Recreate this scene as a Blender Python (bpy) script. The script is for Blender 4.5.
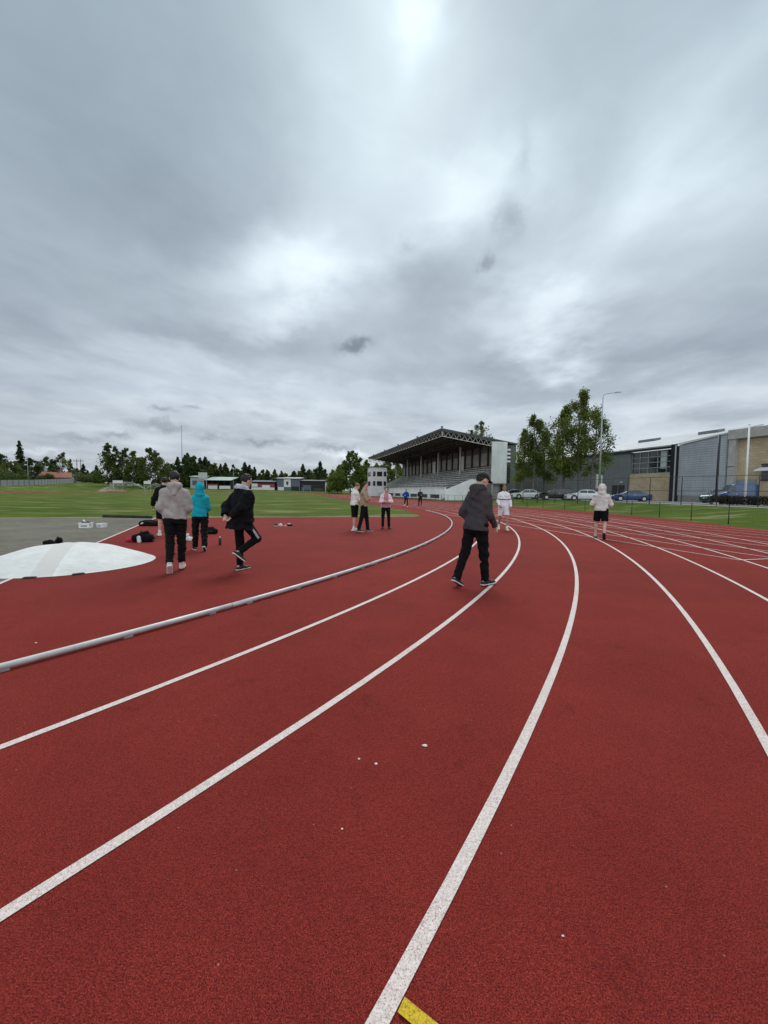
import bpy, math, random
import numpy as np
from math import sin, cos, pi, radians as rad, sqrt, atan2
from mathutils import Vector, Matrix

random.seed(7); RNG = np.random.default_rng(7)
S = bpy.context.scene
for o in list(bpy.data.objects): bpy.data.objects.remove(o)
COL = S.collection

# ------------------------------------------------------------------ camera
F_PX, PITCH, ROLL, EYE = 388.45, math.atan((512-490.97)/388.45), 0.01276, 1.489
cam_d = bpy.data.cameras.new('camera'); cam = bpy.data.objects.new('camera', cam_d); COL.objects.link(cam)
cam_d.sensor_fit = 'VERTICAL'; cam_d.sensor_height = 24.0; cam_d.lens = 24.0*F_PX/1024.0
cam_d.clip_start = 0.05; cam_d.clip_end = 6000
CAM_R = Matrix.Rotation(pi/2-PITCH, 4, 'X') @ Matrix.Rotation(ROLL, 4, 'Z')
cam.matrix_world = Matrix.Translation((0, 0, EYE)) @ CAM_R
S.camera = cam
S.render.resolution_x, S.render.resolution_y = 768, 1024

def ray(px, py):
    """direction in the world of a point of the photograph"""
    v = CAM_R.to_3x3() @ Vector(((px-384)/F_PX, -(py-512)/F_PX, -1.0))
    return v.normalized()
def at(px, py, z=0.0):
    v = ray(px, py); t = (z-EYE)/v.z
    return Vector((v.x*t, v.y*t, z))
def at_d(px, Y):
    """ground x of a column at depth Y"""
    v = ray(px, 490); return v.x/v.y*Y

# ------------------------------------------------------------------ world: overcast sky
SUN_DIR = ray(424, 4)
W = bpy.data.worlds.new('World'); S.world = W; W.use_nodes = True
def build_world():
    nt = W.node_tree; nt.nodes.clear(); N = nt.nodes.new; L = nt.links.new
    def math_(op, a, b=None, c=None):
        n = N('ShaderNodeMath'); n.operation = op
        for i, v in enumerate((a, b, c)):
            if v is None: continue
            if isinstance(v, (int, float)): n.inputs[i].default_value = v
            else: L(v, n.inputs[i])
        return n.outputs[0]
    def vm(op, a, b=None):
        n = N('ShaderNodeVectorMath'); n.operation = op
        for i, v in enumerate((a, b)):
            if v is None: continue
            if isinstance(v, (tuple, list, Vector)): n.inputs[i].default_value = tuple(v)
            elif isinstance(v, (int, float)): n.inputs['Scale'].default_value = v
            else: L(v, n.inputs[i])
        return n.outputs['Value'] if op == 'DOT_PRODUCT' else n.outputs[0]
    def noise(vec, scale, detail, rough, dist=0.0):
        n = N('ShaderNodeTexNoise'); n.inputs['Scale'].default_value = scale; n.inputs['Detail'].default_value = detail
        n.inputs['Roughness'].default_value = rough; n.inputs['Distortion'].default_value = dist; L(vec, n.inputs['Vector'])
        return n
    tc = N('ShaderNodeTexCoord'); D = vm('NORMALIZE', tc.outputs['Generated'])
    sep = N('ShaderNodeSeparateXYZ'); L(D, sep.inputs[0])
    zc = math_('MAXIMUM', sep.outputs[2], 0.0)
    inv = math_('DIVIDE', 1.0, math_('ADD', zc, 0.10))
    P = vm('SCALE', D); L(inv, P.node.inputs['Scale'])                     # point on the cloud layer
    mp = N('ShaderNodeMapping'); mp.inputs['Scale'].default_value = (1.0, 0.85, 0.0); mp.inputs['Rotation'].default_value = (0, 0, rad(-12)); L(P, mp.inputs[0])
    n1 = noise(mp.outputs[0], 0.9, 5, 0.5, 0.25).outputs['Fac']
    n2 = noise(mp.outputs[0], 3.0, 6, 0.58, 0.35).outputs['Fac']
    mp2 = N('ShaderNodeMapping'); mp2.inputs['Scale'].default_value = (1.0, 0.8, 0.0); mp2.inputs['Location'].default_value = (3.1, 1.7, 0); L(P, mp2.inputs[0])
    n3 = noise(mp2.outputs[0], 0.55, 3, 0.5).outputs['Fac']
    # directions pushed about a little, so the large patches have uneven outlines
    wn = noise(mp.outputs[0], 1.3, 5, 0.55); wv = vm('SUBTRACT', wn.outputs['Color'], (0.5, 0.5, 0.5))
    wv2 = vm('SCALE', wv, 0.42); DW = vm('ADD', D, wv2)
    fn = noise(D, 26, 4, 0.6); wv3 = vm('SCALE', vm('SUBTRACT', fn.outputs['Color'], (0.5, 0.5, 0.5)), 0.055); DS = vm('ADD', D, wv3)
    val = math_('ADD', math_('MULTIPLY', math_('SUBTRACT', n1, 0.5), 0.42), SKY_BASE)
    val = math_('ADD', val, math_('MULTIPLY', math_('SUBTRACT', n2, 0.5), 0.17))
    val = math_('ADD', val, math_('MULTIPLY', math_('SUBTRACT', n3, 0.5), 0.20))
    def blob(px, py, sx, sy, ang, amp, d):
        d0 = ray(px, py); e1 = Vector((0, 0, 1)).cross(d0).normalized() * -1; e2 = e1.cross(d0).normalized()
        if e2.z < 0: e2 = -e2
        a = rad(ang); f1 = (e1*cos(a)+e2*sin(a))/sx; f2 = (-e1*sin(a)+e2*cos(a))/sy
        u = vm('DOT_PRODUCT', d, f1); v = vm('DOT_PRODUCT', d, f2)
        q = math_('ADD', math_('MULTIPLY', u, u), math_('MULTIPLY', v, v))
        return math_('MULTIPLY', math_('POWER', 2.71828, math_('MULTIPLY', q, -1.0)), amp)
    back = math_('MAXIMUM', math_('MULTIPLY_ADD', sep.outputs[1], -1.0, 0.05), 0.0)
    val = math_('ADD', val, math_('MULTIPLY', back, SKY_BACK))            # brightness added to the unseen sky behind the camera, lights surfaces facing it
    for b in SKY_PATCHES: val = math_('ADD', val, blob(*b, DW))
    for b in SKY_PUFFS: val = math_('ADD', val, blob(*b, DS))
    ramp = N('ShaderNodeValToRGB'); cr = ramp.color_ramp; cr.interpolation = 'EASE' if False else 'LINEAR'
    stops = SKY_RAMP
    cr.elements[0].position = stops[0][0]; cr.elements[0].color = (*stops[0][1], 1)
    cr.elements[1].position = stops[-1][0]; cr.elements[1].color = (*stops[-1][1], 1)
    for p, c in stops[1:-1]:
        e = cr.elements.new(p); e.color = (*c, 1)
    L(val, ramp.inputs[0])
    sky = N('ShaderNodeTexSky'); sky.sky_type = 'NISHITA'; sky.sun_disc = False
    sky.sun_elevation = math.asin(SUN_DIR.z); sky.sun_rotation = atan2(SUN_DIR.x, SUN_DIR.y)
    tint = N('ShaderNodeValToRGB'); te = tint.color_ramp.elements
    te[0].position, te[0].color = 0.05, (1.01, .99, 1.01, 1); te[1].position, te[1].color = 0.75, (.92, 1.02, 1.05, 1)
    L(sep.outputs[2], tint.inputs[0]); tm = N('ShaderNodeMix'); tm.data_type = 'RGBA'; tm.blend_type = 'MULTIPLY'; tm.inputs[0].default_value = 1.0
    L(ramp.outputs[0], tm.inputs[6]); L(tint.outputs[0], tm.inputs[7]); mul = vm('SCALE', tm.outputs[2], 10.0)
    mix = N('ShaderNodeMix'); mix.data_type = 'RGBA'; mix.inputs[0].default_value = 0.95
    L(sky.outputs[0], mix.inputs[6]); L(mul, mix.inputs[7])
    bg = N('ShaderNodeBackground'); bg.inputs[1].default_value = 0.1; L(mix.outputs[2], bg.inputs[0])
    out = N('ShaderNodeOutputWorld'); L(bg.outputs[0], out.inputs[0])
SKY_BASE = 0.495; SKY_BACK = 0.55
#              px   py    sx    sy   tilt  amp      (patches of thinner or thicker cloud, by direction)
SKY_PATCHES = [(424, -8, 0.06, 0.045, 0, 0.20), (410, 40, 0.22, 0.22, 0, 0.06), (385, 115, 0.16, 0.14, 20, 0.12),
               (275, 270, 0.20, 0.08, 20, 0.24), (490, 165, 0.16, 0.06, 10, 0.21), (535, 320, 0.13, 0.06, 0, 0.24), (700, 140, .2, .07, 25, .10),
               (640, 190, 0.30, 0.09, 28, 0.09), (320, 240, 0.16, 0.07, 0, 0.12), (150, 350, 0.22, 0.04, -10, 0.12),
               (110, 190, 0.30, 0.16, 0, -0.09), (60, 330, 0.2, 0.05, 0, -0.08), (430, 290, 0.10, 0.14, 0, -0.13),
               (640, 355, 0.40, 0.05, 4, -0.10), (250, 330, 0.18, 0.04, 10, -0.10), (60, 60, 0.3, 0.25, 0, -0.06), (700, 60, 0.35, 0.25, 0, -0.03),
               (330, 405, 0.5, 0.05, 0, 0.10), (700, 420, 0.4, 0.05, 0, 0.08)]
SKY_PUFFS = [(353, 346, 0.032, 0.014, 12, -0.36), (362, 341, 0.014, 0.012, 0, -0.14), (507, 216, 0.026, 0.034, 0, -0.18), (486, 262, 0.012, 0.012, 0, -0.18), (408, 247, 0.014, 0.014, 0, -0.09), (524, 160, .016, .035, 0, -.10),
             (162, 425, 0.05, 0.010, 0, -0.20), (120, 435, 0.03, 0.007, 0, -0.20), (265, 443, 0.045, 0.007, 0, -0.20), (330, 447, 0.06, 0.006, 0, -0.16), (80, 440, 0.05, 0.008, 0, -0.14),
             (160, 408, 0.025, 0.006, 0, -0.16), (190, 408, .014, .005, 0, -.16), (350, 455, 0.05, 0.010, 0, 0.25), (230, 456, 0.06, 0.008, 0, 0.12), (210, 437, .03, .005, 0, -.14), (40, 452, .05, .007, 0, .12)]
SKY_RAMP = [(0.0, (.095, .110, .127)), (0.25, (.160, .184, .210)), (0.45, (.262, .296, .328)), (0.65, (.415, .458, .490)), (0.85, (.62, .665, .68)), (1.0, (.78, .82, .82))]
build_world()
sun_d = bpy.data.lights.new('sun', 'SUN'); sun = bpy.data.objects.new('sun', sun_d); COL.objects.link(sun)
sun_d.energy = 1.3; sun_d.angle = rad(34); sun_d.color = (1.0, 0.97, 0.93)
sun.rotation_euler = SUN_DIR.to_track_quat('Z', 'Y').to_euler(); sun.location = (0, 0, 60)
S.view_settings.view_transform = 'Standard'; S.view_settings.look = 'None'; S.view_settings.gamma = 1.0
S.view_settings.exposure = 0.72; S.view_settings.use_curve_mapping = False

# ------------------------------------------------------------------ materials
MATS = {}
class NT:
    def __init__(s, name):
        s.m = bpy.data.materials.new(name); s.m.use_nodes = True; s.t = s.m.node_tree
        s.b = s.t.nodes['Principled BSDF']
    def N(s, k): return s.t.nodes.new(k)
    def L(s, a, b): s.t.links.new(a, b)
    def coords(s, kind='Object', scale=(1, 1, 1)):
        tc = s.N('ShaderNodeTexCoord'); mp = s.N('ShaderNodeMapping'); mp.inputs['Scale'].default_value = scale
        s.L(tc.outputs[kind], mp.inputs[0]); return mp.outputs[0]
    def noise(s, vec, scale, detail=3, rough=.5):
        n = s.N('ShaderNodeTexNoise'); n.inputs['Scale'].default_value = scale; n.inputs['Detail'].default_value = detail; n.inputs['Roughness'].default_value = rough
        s.L(vec, n.inputs['Vector']); return n.outputs['Fac']
    def ramp(s, fac, stops):
        r = s.N('ShaderNodeValToRGB'); e = r.color_ramp.elements
        e[0].position, e[0].color = stops[0][0], (*stops[0][1], 1); e[1].position, e[1].color = stops[-1][0], (*stops[-1][1], 1)
        for p, c in stops[1:-1]:
            q = e.new(p); q.color = (*c, 1)
        s.L(fac, r.inputs[0]); return r.outputs[0]
    def mix(s, fac, a, b, mode='MIX'):
        n = s.N('ShaderNodeMix'); n.data_type = 'RGBA'; n.blend_type = mode
        for i, v in ((0, fac), (6, a), (7, b)):
            if isinstance(v, (int, float)): n.inputs[i].default_value = v
            elif isinstance(v, tuple): n.inputs[i].default_value = (*v, 1)
            else: s.L(v, n.inputs[i])
        return n.outputs[2]
    def bump(s, h, strength, dist=.01):
        b = s.N('ShaderNodeBump'); b.inputs['Strength'].default_value = strength; b.inputs['Distance'].default_value = dist
        s.L(h, b.inputs['Height']); s.L(b.outputs[0], s.b.inputs['Normal'])
    def out(s, col, rough=.7, metal=0., spec=.5):
        if isinstance(col, tuple): s.b.inputs['Base Color'].default_value = (*col, 1)
        else: s.L(col, s.b.inputs['Base Color'])
        s.b.inputs['Roughness'].default_value = rough; s.b.inputs['Metallic'].default_value = metal
        s.b.inputs['Specular IOR Level'].default_value = spec
        return s.m
def sc(c, k): return tuple(min(1, x*k) for x in c)
def surf(name, col, rough=.7, var=.18, scale=3., metal=0., bump=0., bscale=60., spec=.4, stretch=(1, 1, 1), kind='Object'):
    """a plain surface with uneven tone and a fine relief"""
    if name in MATS: return MATS[name]
    t = NT(name); v = t.coords(kind, stretch)
    f = t.noise(v, scale, 5, .6)
    c = t.ramp(f, [(.3, sc(col, 1-var)), (.7, sc(col, 1+var))])
    if bump: t.bump(t.noise(v, bscale, 3), bump, .01)
    MATS[name] = t.out(c, rough, metal, spec); return MATS[name]
def fabric(name, col, rough=.9):
    if name in MATS: return MATS[name]
    t = NT(name); v = t.coords()
    f = t.noise(v, 9, 4, .6); c = t.ramp(f, [(.3, sc(col, .82)), (.72, sc(col, 1.16))])
    n2 = t.noise(v, 22, 5, .6); t.bump(n2, .55, .02)
    t.b.inputs['Sheen Weight'].default_value = .02
    MATS[name] = t.out(c, rough, 0, .12); return MATS[name]

def m_track():
    t = NT('red_track_rubber'); v = t.coords('Object')
    g1 = t.noise(v, 230, 2, .6); g2 = t.noise(v, 95, 2, .55); g3 = t.noise(v, 1.1, 6, .65); g4 = t.noise(v, .22, 4, .6)
    c = t.ramp(g1, [(.30, (.055, .004, .005)), (.46, (.172, .0165, .0125)), (.58, (.252, .031, .022)), (.70, (.33, .056, .040)), (.82, (.42, .125, .10))])
    c2 = t.ramp(g2, [(.3, (.74, .70, .72)), (.65, (1.14, 1.14, 1.14))])
    c = t.mix(1.0, c, c2, 'MULTIPLY')
    c3 = t.ramp(g3, [(.3, (.86, .83, .85)), (.7, (1.08, 1.1, 1.08))]); c = t.mix(1.0, c, c3, 'MULTIPLY')
    c4 = t.ramp(g4, [(.35, (.88, .9, .92)), (.65, (1.06, 1.05, 1.04))]); c = t.mix(1.0, c, c4, 'MULTIPLY')
    g5 = t.noise(v, 3.2, 4, .7); c = t.mix(1.0, c, t.ramp(g5, [(.30, (.80, .78, .80)), (.40, (1, 1, 1)), (.62, (1, 1, 1)), (.74, (1.12, 1.14, 1.14))]), 'MULTIPLY')
    # a few pale and dark crumbs of rubber
    vo = t.N('ShaderNodeTexVoronoi'); vo.inputs['Scale'].default_value = 34; t.L(v, vo.inputs['Vector'])
    near = t.ramp(vo.outputs['Distance'], [(.0, (1, 1, 1)), (.09, (1, 1, 1)), (.14, (0, 0, 0))])
    rnd = t.N('ShaderNodeSeparateColor'); t.L(vo.outputs['Color'], rnd.inputs[0])
    sel = t.ramp(rnd.outputs[0], [(.975, (0, 0, 0)), (.985, (.55, .55, .55))])
    mk = t.mix(1.0, near, sel, 'MULTIPLY')
    c = t.mix(mk, c, (.42, .26, .2))
    ad = t.N('ShaderNodeMath'); ad.operation = 'ADD'; t.L(g1, ad.inputs[0]); t.L(g2, ad.inputs[1])
    t.bump(ad.outputs[0], .9, .004)
    return t.out(c, .92, 0, .12)
def m_paint(name, col, worn):
    t = NT(name); v = t.coords('Object')
    g1 = t.noise(v, 210, 2, .6); g2 = t.noise(v, 2.2, 5, .65); g3 = t.noise(v, 80, 3, .6)
    wear = t.N('ShaderNodeMath'); wear.operation = 'MULTIPLY_ADD'; t.L(g2, wear.inputs[0]); wear.inputs[1].default_value = .30; t.L(g1, wear.inputs[2])
    f = t.ramp(wear.outputs[0], [(.70-worn, (0, 0, 0)), (.83-worn, (1, 1, 1))])
    cc = t.ramp(g3, [(.3, sc(col, .74)), (.65, sc(col, 1.05))])
    c = t.mix(f, cc, sc(col, .42) if name != 'white_line_paint' else (.36, .20, .18))
    t.bump(g1, .8, .004)
    return t.out(c, .75, 0, .3)
def m_grass():
    t = NT('short_grass'); v = t.coords('Object')
    vr = t.coords('Object', (1, 1, 1)); mp = vr.node; mp.inputs['Rotation'].default_value = (0, 0, rad(-14)); mp.inputs['Scale'].default_value = (.3, 1, 1)
    a = t.noise(v, .35, 6, .65); b = t.noise(v, 9, 4, .7); d = t.noise(vr, .55, 5, .6); e = t.noise(v, .05, 4, .6)
    c = t.ramp(a, [(.3, (.050, .080, .010)), (.5, (.072, .106, .013)), (.72, (.104, .136, .020))])
    c = t.mix(1., c, t.ramp(b, [(.25, (.6, .62, .6)), (.75, (1.3, 1.3, 1.25))]), 'MULTIPLY')
    f = t.ramp(d, [(.53, (0, 0, 0)), (.64, (.75, .75, .75))])
    c = t.mix(f, c, (.25, .225, .095))
    c = t.mix(1., c, t.ramp(e, [(.35, (.8, .88, .85)), (.65, (1.12, 1.08, 1.1))]), 'MULTIPLY')
    t.bump(b, .8, .05)
    return t.out(c, .95, 0, .06)
def m_asphalt(name, col):
    t = NT(name); v = t.coords('Object')
    a = t.noise(v, 60, 3, .7); b = t.noise(v, .5, 6, .65); d = t.noise(v, 4, 4, .6)
    c = t.ramp(a, [(.3, sc(col, .7)), (.7, sc(col, 1.3))])
    c = t.mix(1., c, t.ramp(b, [(.3, (.72, .72, .70)), (.7, (1.2, 1.2, 1.2))]), 'MULTIPLY')
    c = t.mix(1., c, t.ramp(d, [(.35, (.88, .88, .86)), (.62, (1.06, 1.06, 1.06))]), 'MULTIPLY')
    t.bump(a, .5, .01); return t.out(c, .9, 0, .3)
def m_leaf(name, dark, light):
    if name in MATS: return MATS[name]
    t = NT(name); v = t.coords('Object'); g = t.N('ShaderNodeNewGeometry'); oi = t.N('ShaderNodeObjectInfo')
    a = t.noise(v, .55, 3, .6); c = t.ramp(a, [(.3, dark), (.7, light)])
    c = t.mix(1., c, t.ramp(g.outputs['Random Per Island'], [(0, (.62, .66, .6)), (1, (1.35, 1.3, 1.2))]), 'MULTIPLY')
    c = t.mix(1., c, t.ramp(oi.outputs['Random'], [(0, (.8, .86, .9)), (1, (1.18, 1.1, 1.0))]), 'MULTIPLY')
    t.out(c, .7, 0, .15); tr_ = t.N('ShaderNodeBsdfTranslucent'); t.L(c, tr_.inputs[0]); mx = t.N('ShaderNodeMixShader'); mx.inputs[0].default_value = .38
    o_ = t.t.nodes['Material Output']; t.L(t.b.outputs[0], mx.inputs[1]); t.L(tr_.outputs[0], mx.inputs[2]); t.L(mx.outputs[0], o_.inputs['Surface'])
    MATS[name] = t.m; return t.m
def m_bark(name, col, birch=False):
    if name in MATS: return MATS[name]
    t = NT(name); v = t.coords('Object', (1, 1, .35) if not birch else (1, 1, 2.5))
    a = t.noise(v, 7, 5, .7)
    c = t.ramp(a, [(.42, sc(col, .25)), (.55, col)] if birch else [(.3, sc(col, .5)), (.7, sc(col, 1.4))])
    t.bump(a, .6, .03); MATS[name] = t.out(c, .9); return MATS[name]
def m_cladding(name, col, pitch=.3, axis='Z', rough=.45, metal=.25):
    """ribbed sheet cladding: narrow grooves along one direction"""
    if name in MATS: return MATS[name]
    t = NT(name); v = t.coords('Object'); w = t.N('ShaderNodeTexWave'); w.wave_type = 'BANDS'; w.bands_direction = axis; w.wave_profile = 'SIN'
    w.inputs['Scale'].default_value = .314/pitch; t.L(v, w.inputs['Vector'])
    a = t.noise(v, .4, 4, .6); n2 = t.noise(t.coords('Object', (2, 2, .15)), 2.5, 4, .6)
    c = t.ramp(a, [(.3, sc(col, .86)), (.7, sc(col, 1.12))]); c = t.mix(1., c, t.ramp(n2, [(.3, (.9, .9, .9)), (.7, (1.06, 1.06, 1.06))]), 'MULTIPLY')
    t.bump(w.outputs['Fac'], .5, .04)
    MATS[name] = t.out(c, rough, metal, .4); return MATS[name]
def m_brick(name, c1, c2, mortar, scale=1.0, bw=.5, bh=.25):
    if name in MATS: return MATS[name]
    t = NT(name); tc = t.N('ShaderNodeTexCoord'); sp = t.N('ShaderNodeSeparateXYZ'); cb = t.N('ShaderNodeCombineXYZ')
    t.L(tc.outputs['Object'], sp.inputs[0]); t.L(sp.outputs[1], cb.inputs[0]); t.L(sp.outputs[2], cb.inputs[1])
    b = t.N('ShaderNodeTexBrick'); b.inputs['Color1'].default_value = (*c1, 1); b.inputs['Color2'].default_value = (*c2, 1); b.inputs['Mortar'].default_value = (*mortar, 1)
    b.inputs['Scale'].default_value = scale; b.inputs['Brick Width'].default_value = bw; b.inputs['Row Height'].default_value = bh; b.inputs['Mortar Size'].default_value = .012
    t.L(cb.outputs[0], b.inputs['Vector'])
    a = t.noise(tc.outputs['Object'], .6, 5, .6); c = t.mix(1., b.outputs['Color'], t.ramp(a, [(.3, (.85, .84, .82)), (.7, (1.1, 1.1, 1.1))]), 'MULTIPLY')
    MATS[name] = t.out(c, .85); return MATS[name]

TRACK = m_track(); PAINT = m_paint('white_line_paint', (.68, .60, .56), .014); YELLOW = m_paint('yellow_line_paint', (.62, .42, .02), .06)
GRASS = m_grass(); ASPH = m_asphalt('weathered_apron_asphalt', (.128, .117, .090)); ROAD = m_asphalt('car_park_asphalt', (.20, .20, .20))
BLACK = surf('black_plastic', (.012, .012, .013), .45, .3)
TYRE = surf('tyre_rubber', (.016, .016, .016), .8, .2)
CHROME = surf('wheel_alloy', (.5, .5, .52), .3, .1, metal=.9)
GLASS = surf('tinted_glass', (.015, .02, .024), .06, .2, spec=.8)
ALU = surf('aluminium', (.50, .50, .50), .45, .14, 5., metal=.2, spec=.4)
GALV = surf('galvanised_steel', (.36, .38, .39), .5, .15, 5., metal=.4)
DKMETAL = surf('dark_green_steel', (.022, .028, .026), .5, .2)
WHITEP = surf('white_painted_metal', (.74, .75, .75), .45, .06)
CONC = surf('pale_concrete', (.42, .41, .38), .85, .16, 1.2, bump=.3)

# ------------------------------------------------------------------ mesh helpers
class MB:
    def __init__(s): s.v = []; s.f = []; s.mi = []
    def add(s, vs, fs, mi=0):
        b = len(s.v); s.v += [tuple(p) for p in vs]; s.f += [tuple(b+i for i in f) for f in fs]; s.mi += [mi]*len(fs); return s
    def hexa(s, p, mi=0):   # 8 points: bottom ring 0-3, top ring 4-7
        return s.add(p, [(3, 2, 1, 0), (4, 5, 6, 7), (0, 1, 5, 4), (1, 2, 6, 5), (2, 3, 7, 6), (3, 0, 4, 7)], mi)
    def box(s, x0, x1, y0, y1, z0, z1, mi=0):
        return s.hexa([(x0, y0, z0), (x1, y0, z0), (x1, y1, z0), (x0, y1, z0), (x0, y0, z1), (x1, y0, z1), (x1, y1, z1), (x0, y1, z1)], mi)
    def cbox(s, x0, x1, y0, y1, z0, z1, c=.02, mi=0):   # box with chamfered upright and top edges
        r = []
        for z, k in ((z0, 0), (z1-c, 0), (z1, c)):
            a0, a1, b0, b1 = x0+k, x1-k, y0+k, y1-k
            r.append([(a0+c, b0, z), (a1-c, b0, z), (a1, b0+c, z), (a1, b1-c, z), (a1-c, b1, z), (a0+c, b1, z), (a0, b1-c, z), (a0, b0+c, z)])
        return s.rings(r, mi)
    def rings(s, r, mi=0, cap=True, closed=True):
        n = len(r[0]); vs = [p for q in r for p in q]; fs = []
        for i in range(len(r)-1):
            for j in range(n if closed else n-1):
                fs.append((i*n+j, i*n+(j+1) % n, (i+1)*n+(j+1) % n, (i+1)*n+j))
        if cap and closed: fs.append(tuple(range(n-1, -1, -1))); fs.append(tuple((len(r)-1)*n+j for j in range(n)))
        return s.add(vs, fs, mi)
    def tube(s, pts, rad_, seg=8, mi=0, cap=True):
        pts = [Vector(p) for p in pts]; rs = rad_ if isinstance(rad_, (list, tuple)) else [rad_]*len(pts); R = []
        up = None
        for i, p in enumerate(pts):
            d = (pts[min(i+1, len(pts)-1)]-pts[max(i-1, 0)]).normalized()
            if up is None: up = Vector((0, 0, 1)) if abs(d.z) < .9 else Vector((1, 0, 0))
            a = d.cross(up).normalized(); b = a.cross(d).normalized(); up = b
            R.append([p+a*(cos(2*pi*k/seg)*rs[i])+b*(sin(2*pi*k/seg)*rs[i]) for k in range(seg)])
        return s.rings(R, mi, cap)
    def prism(s, poly, h0, h1, mi=0):    # poly of (x, y) raised from h0 to h1
        return s.rings([[(x, y, h0) for x, y in poly], [(x, y, h1) for x, y in poly]], mi)
    def ball(s, c, r, seg=10, rng=6, mi=0):
        R = []
        rx, ry, rz = r if isinstance(r, tuple) else (r, r, r)
        for i in range(rng+1):
            a = -pi/2+pi*i/rng; a = max(-pi/2+.06, min(pi/2-.06, a))
            R.append([(c[0]+rx*cos(a)*cos(2*pi*k/seg), c[1]+ry*cos(a)*sin(2*pi*k/seg), c[2]+rz*sin(a)) for k in range(seg)])
        return s.rings(R, mi)
    def build(s, name, mat, parent=None, loc=None, rz=0, smooth=False, bevel=0):
        me = bpy.data.meshes.new(name); me.from_pydata(s.v, [], s.f)
        for m in (mat if isinstance(mat, (list, tuple)) else [mat]): me.materials.append(m)
        me.polygons.foreach_set('material_index', s.mi)
        if smooth: me.polygons.foreach_set('use_smooth', [True]*len(s.f))
        me.update()
        o = bpy.data.objects.new(name, me); COL.objects.link(o)
        if parent is not None: o.parent = parent
        if loc is not None: o.location = loc
        o.rotation_euler.z = rz
        if bevel:
            b = o.modifiers.new('bevel', 'BEVEL'); b.width = bevel; b.segments = 2; b.limit_method = 'ANGLE'; b.angle_limit = rad(40)
        return o
def np_mesh(name, V, Fq, mats, parent=None, mi=None, smooth=False):
    """fast mesh from arrays; faces all of one size"""
    me = bpy.data.meshes.new(name); V = np.asarray(V, np.float32); Fq = np.asarray(Fq, np.int32); k = Fq.shape[1]
    me.vertices.add(len(V)); me.vertices.foreach_set('co', V.ravel())
    me.loops.add(Fq.size); me.loops.foreach_set('vertex_index', Fq.ravel())
    me.polygons.add(len(Fq)); me.polygons.foreach_set('loop_start', np.arange(0, Fq.size, k, dtype=np.int32))
    me.polygons.foreach_set('loop_total', np.full(len(Fq), k, np.int32))
    for m in (mats if isinstance(mats, (list, tuple)) else [mats]): me.materials.append(m)
    if mi is not None: me.polygons.foreach_set('material_index', np.asarray(mi, np.int32))
    if smooth: me.polygons.foreach_set('use_smooth', np.ones(len(Fq), bool))
    me.update(calc_edges=True); me.validate()
    o = bpy.data.objects.new(name, me); COL.objects.link(o)
    if parent is not None: o.parent = parent
    return o
def tag(o, label=None, cat=None, group=None, kind=None):
    if label: o['label'] = label
    if cat: o['category'] = cat
    if group: o['group'] = group
    if kind: o['kind'] = kind
    return o
def thing(name, label, cat, loc=(0, 0, 0), rz=0, group=None):
    o = bpy.data.objects.new(name, None); COL.objects.link(o); o.location = loc; o.rotation_euler = (0, 0, rz); o.empty_display_size = .2
    return tag(o, label, cat, group)
def kids(o): return [c for c in bpy.data.objects if c.parent == o]
def copy_tree(o, parent=None):
    c = o.copy(); COL.objects.link(c); c.parent = parent
    for ch in KIDS.get(o.name) or kids(o): copy_tree(ch, c)
    return c
KIDS = {}
def ss(a, b, x):
    t = np.clip((np.asarray(x, float)-a)/(b-a), 0, 1); return t*t*(3-2*t)

# ------------------------------------------------------------------ the oval: centre of the near bend, the straights' direction
CB = Vector((-32.2329, 23.948)); TH = rad(14); DT = Vector((-sin(TH), cos(TH))); DN = Vector((cos(TH), sin(TH)))
R0, LANE, LS = 35.9, 1.22, 84.0
CF = CB+DT*LS
NC, TC = CB.dot(DN), CB.dot(DT)
def NTW(n, t, z=0): p = DN*n+DT*t; return Vector((p.x, p.y, z))
def oval(R, seg=180):
    """closed path at distance R round the line between the two bend centres; starts near bend"""
    pts = []
    for i in range(seg+1):
        a = TH-pi+pi*i/seg; pts.append((CB.x+R*cos(a), CB.y+R*sin(a)))
    for i in range(seg+1):
        a = TH+pi*i/seg; pts.append((CF.x+R*cos(a), CF.y+R*sin(a)))
    return pts
def out_dist(x, y):
    x = np.asarray(x, float); y = np.asarray(y, float)
    t = np.clip((x-CB.x)*DT.x+(y-CB.y)*DT.y, 0, LS)
    return np.hypot(x-CB.x-DT.x*t, y-CB.y-DT.y*t)
AMP_A = [-180, -100, -60, -45, -37, -32, -27, -20, -14, -8, -5, 0, 11, 16, 20, 60, 100, 180]
AMP_H = [0.2, .5, 1.1, 1.3, 4.2, 3.4, 2.3, 2.0, 1.9, 1.2, .6, 0, 0, .3, .55, .55, .4, .2]
def ground_z(x, y):
    x = np.asarray(x, float); y = np.asarray(y, float)
    s = out_dist(x, y)-51.5; a = np.degrees(np.arctan2(x, y)); amp = np.interp(a, AMP_A, AMP_H)
    w = np.interp(a, [-180, -46, -38, -30, -20, -8, 5, 180], [35, 35, 110, 80, 60, 60, 9, 9])
    z = amp*ss(0, 1, s/w)
    far = np.hypot(x, y)
    return z + 6*ss(350, 1500, far)*0
def gz(x, y): return float(ground_z(x, y))

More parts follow.
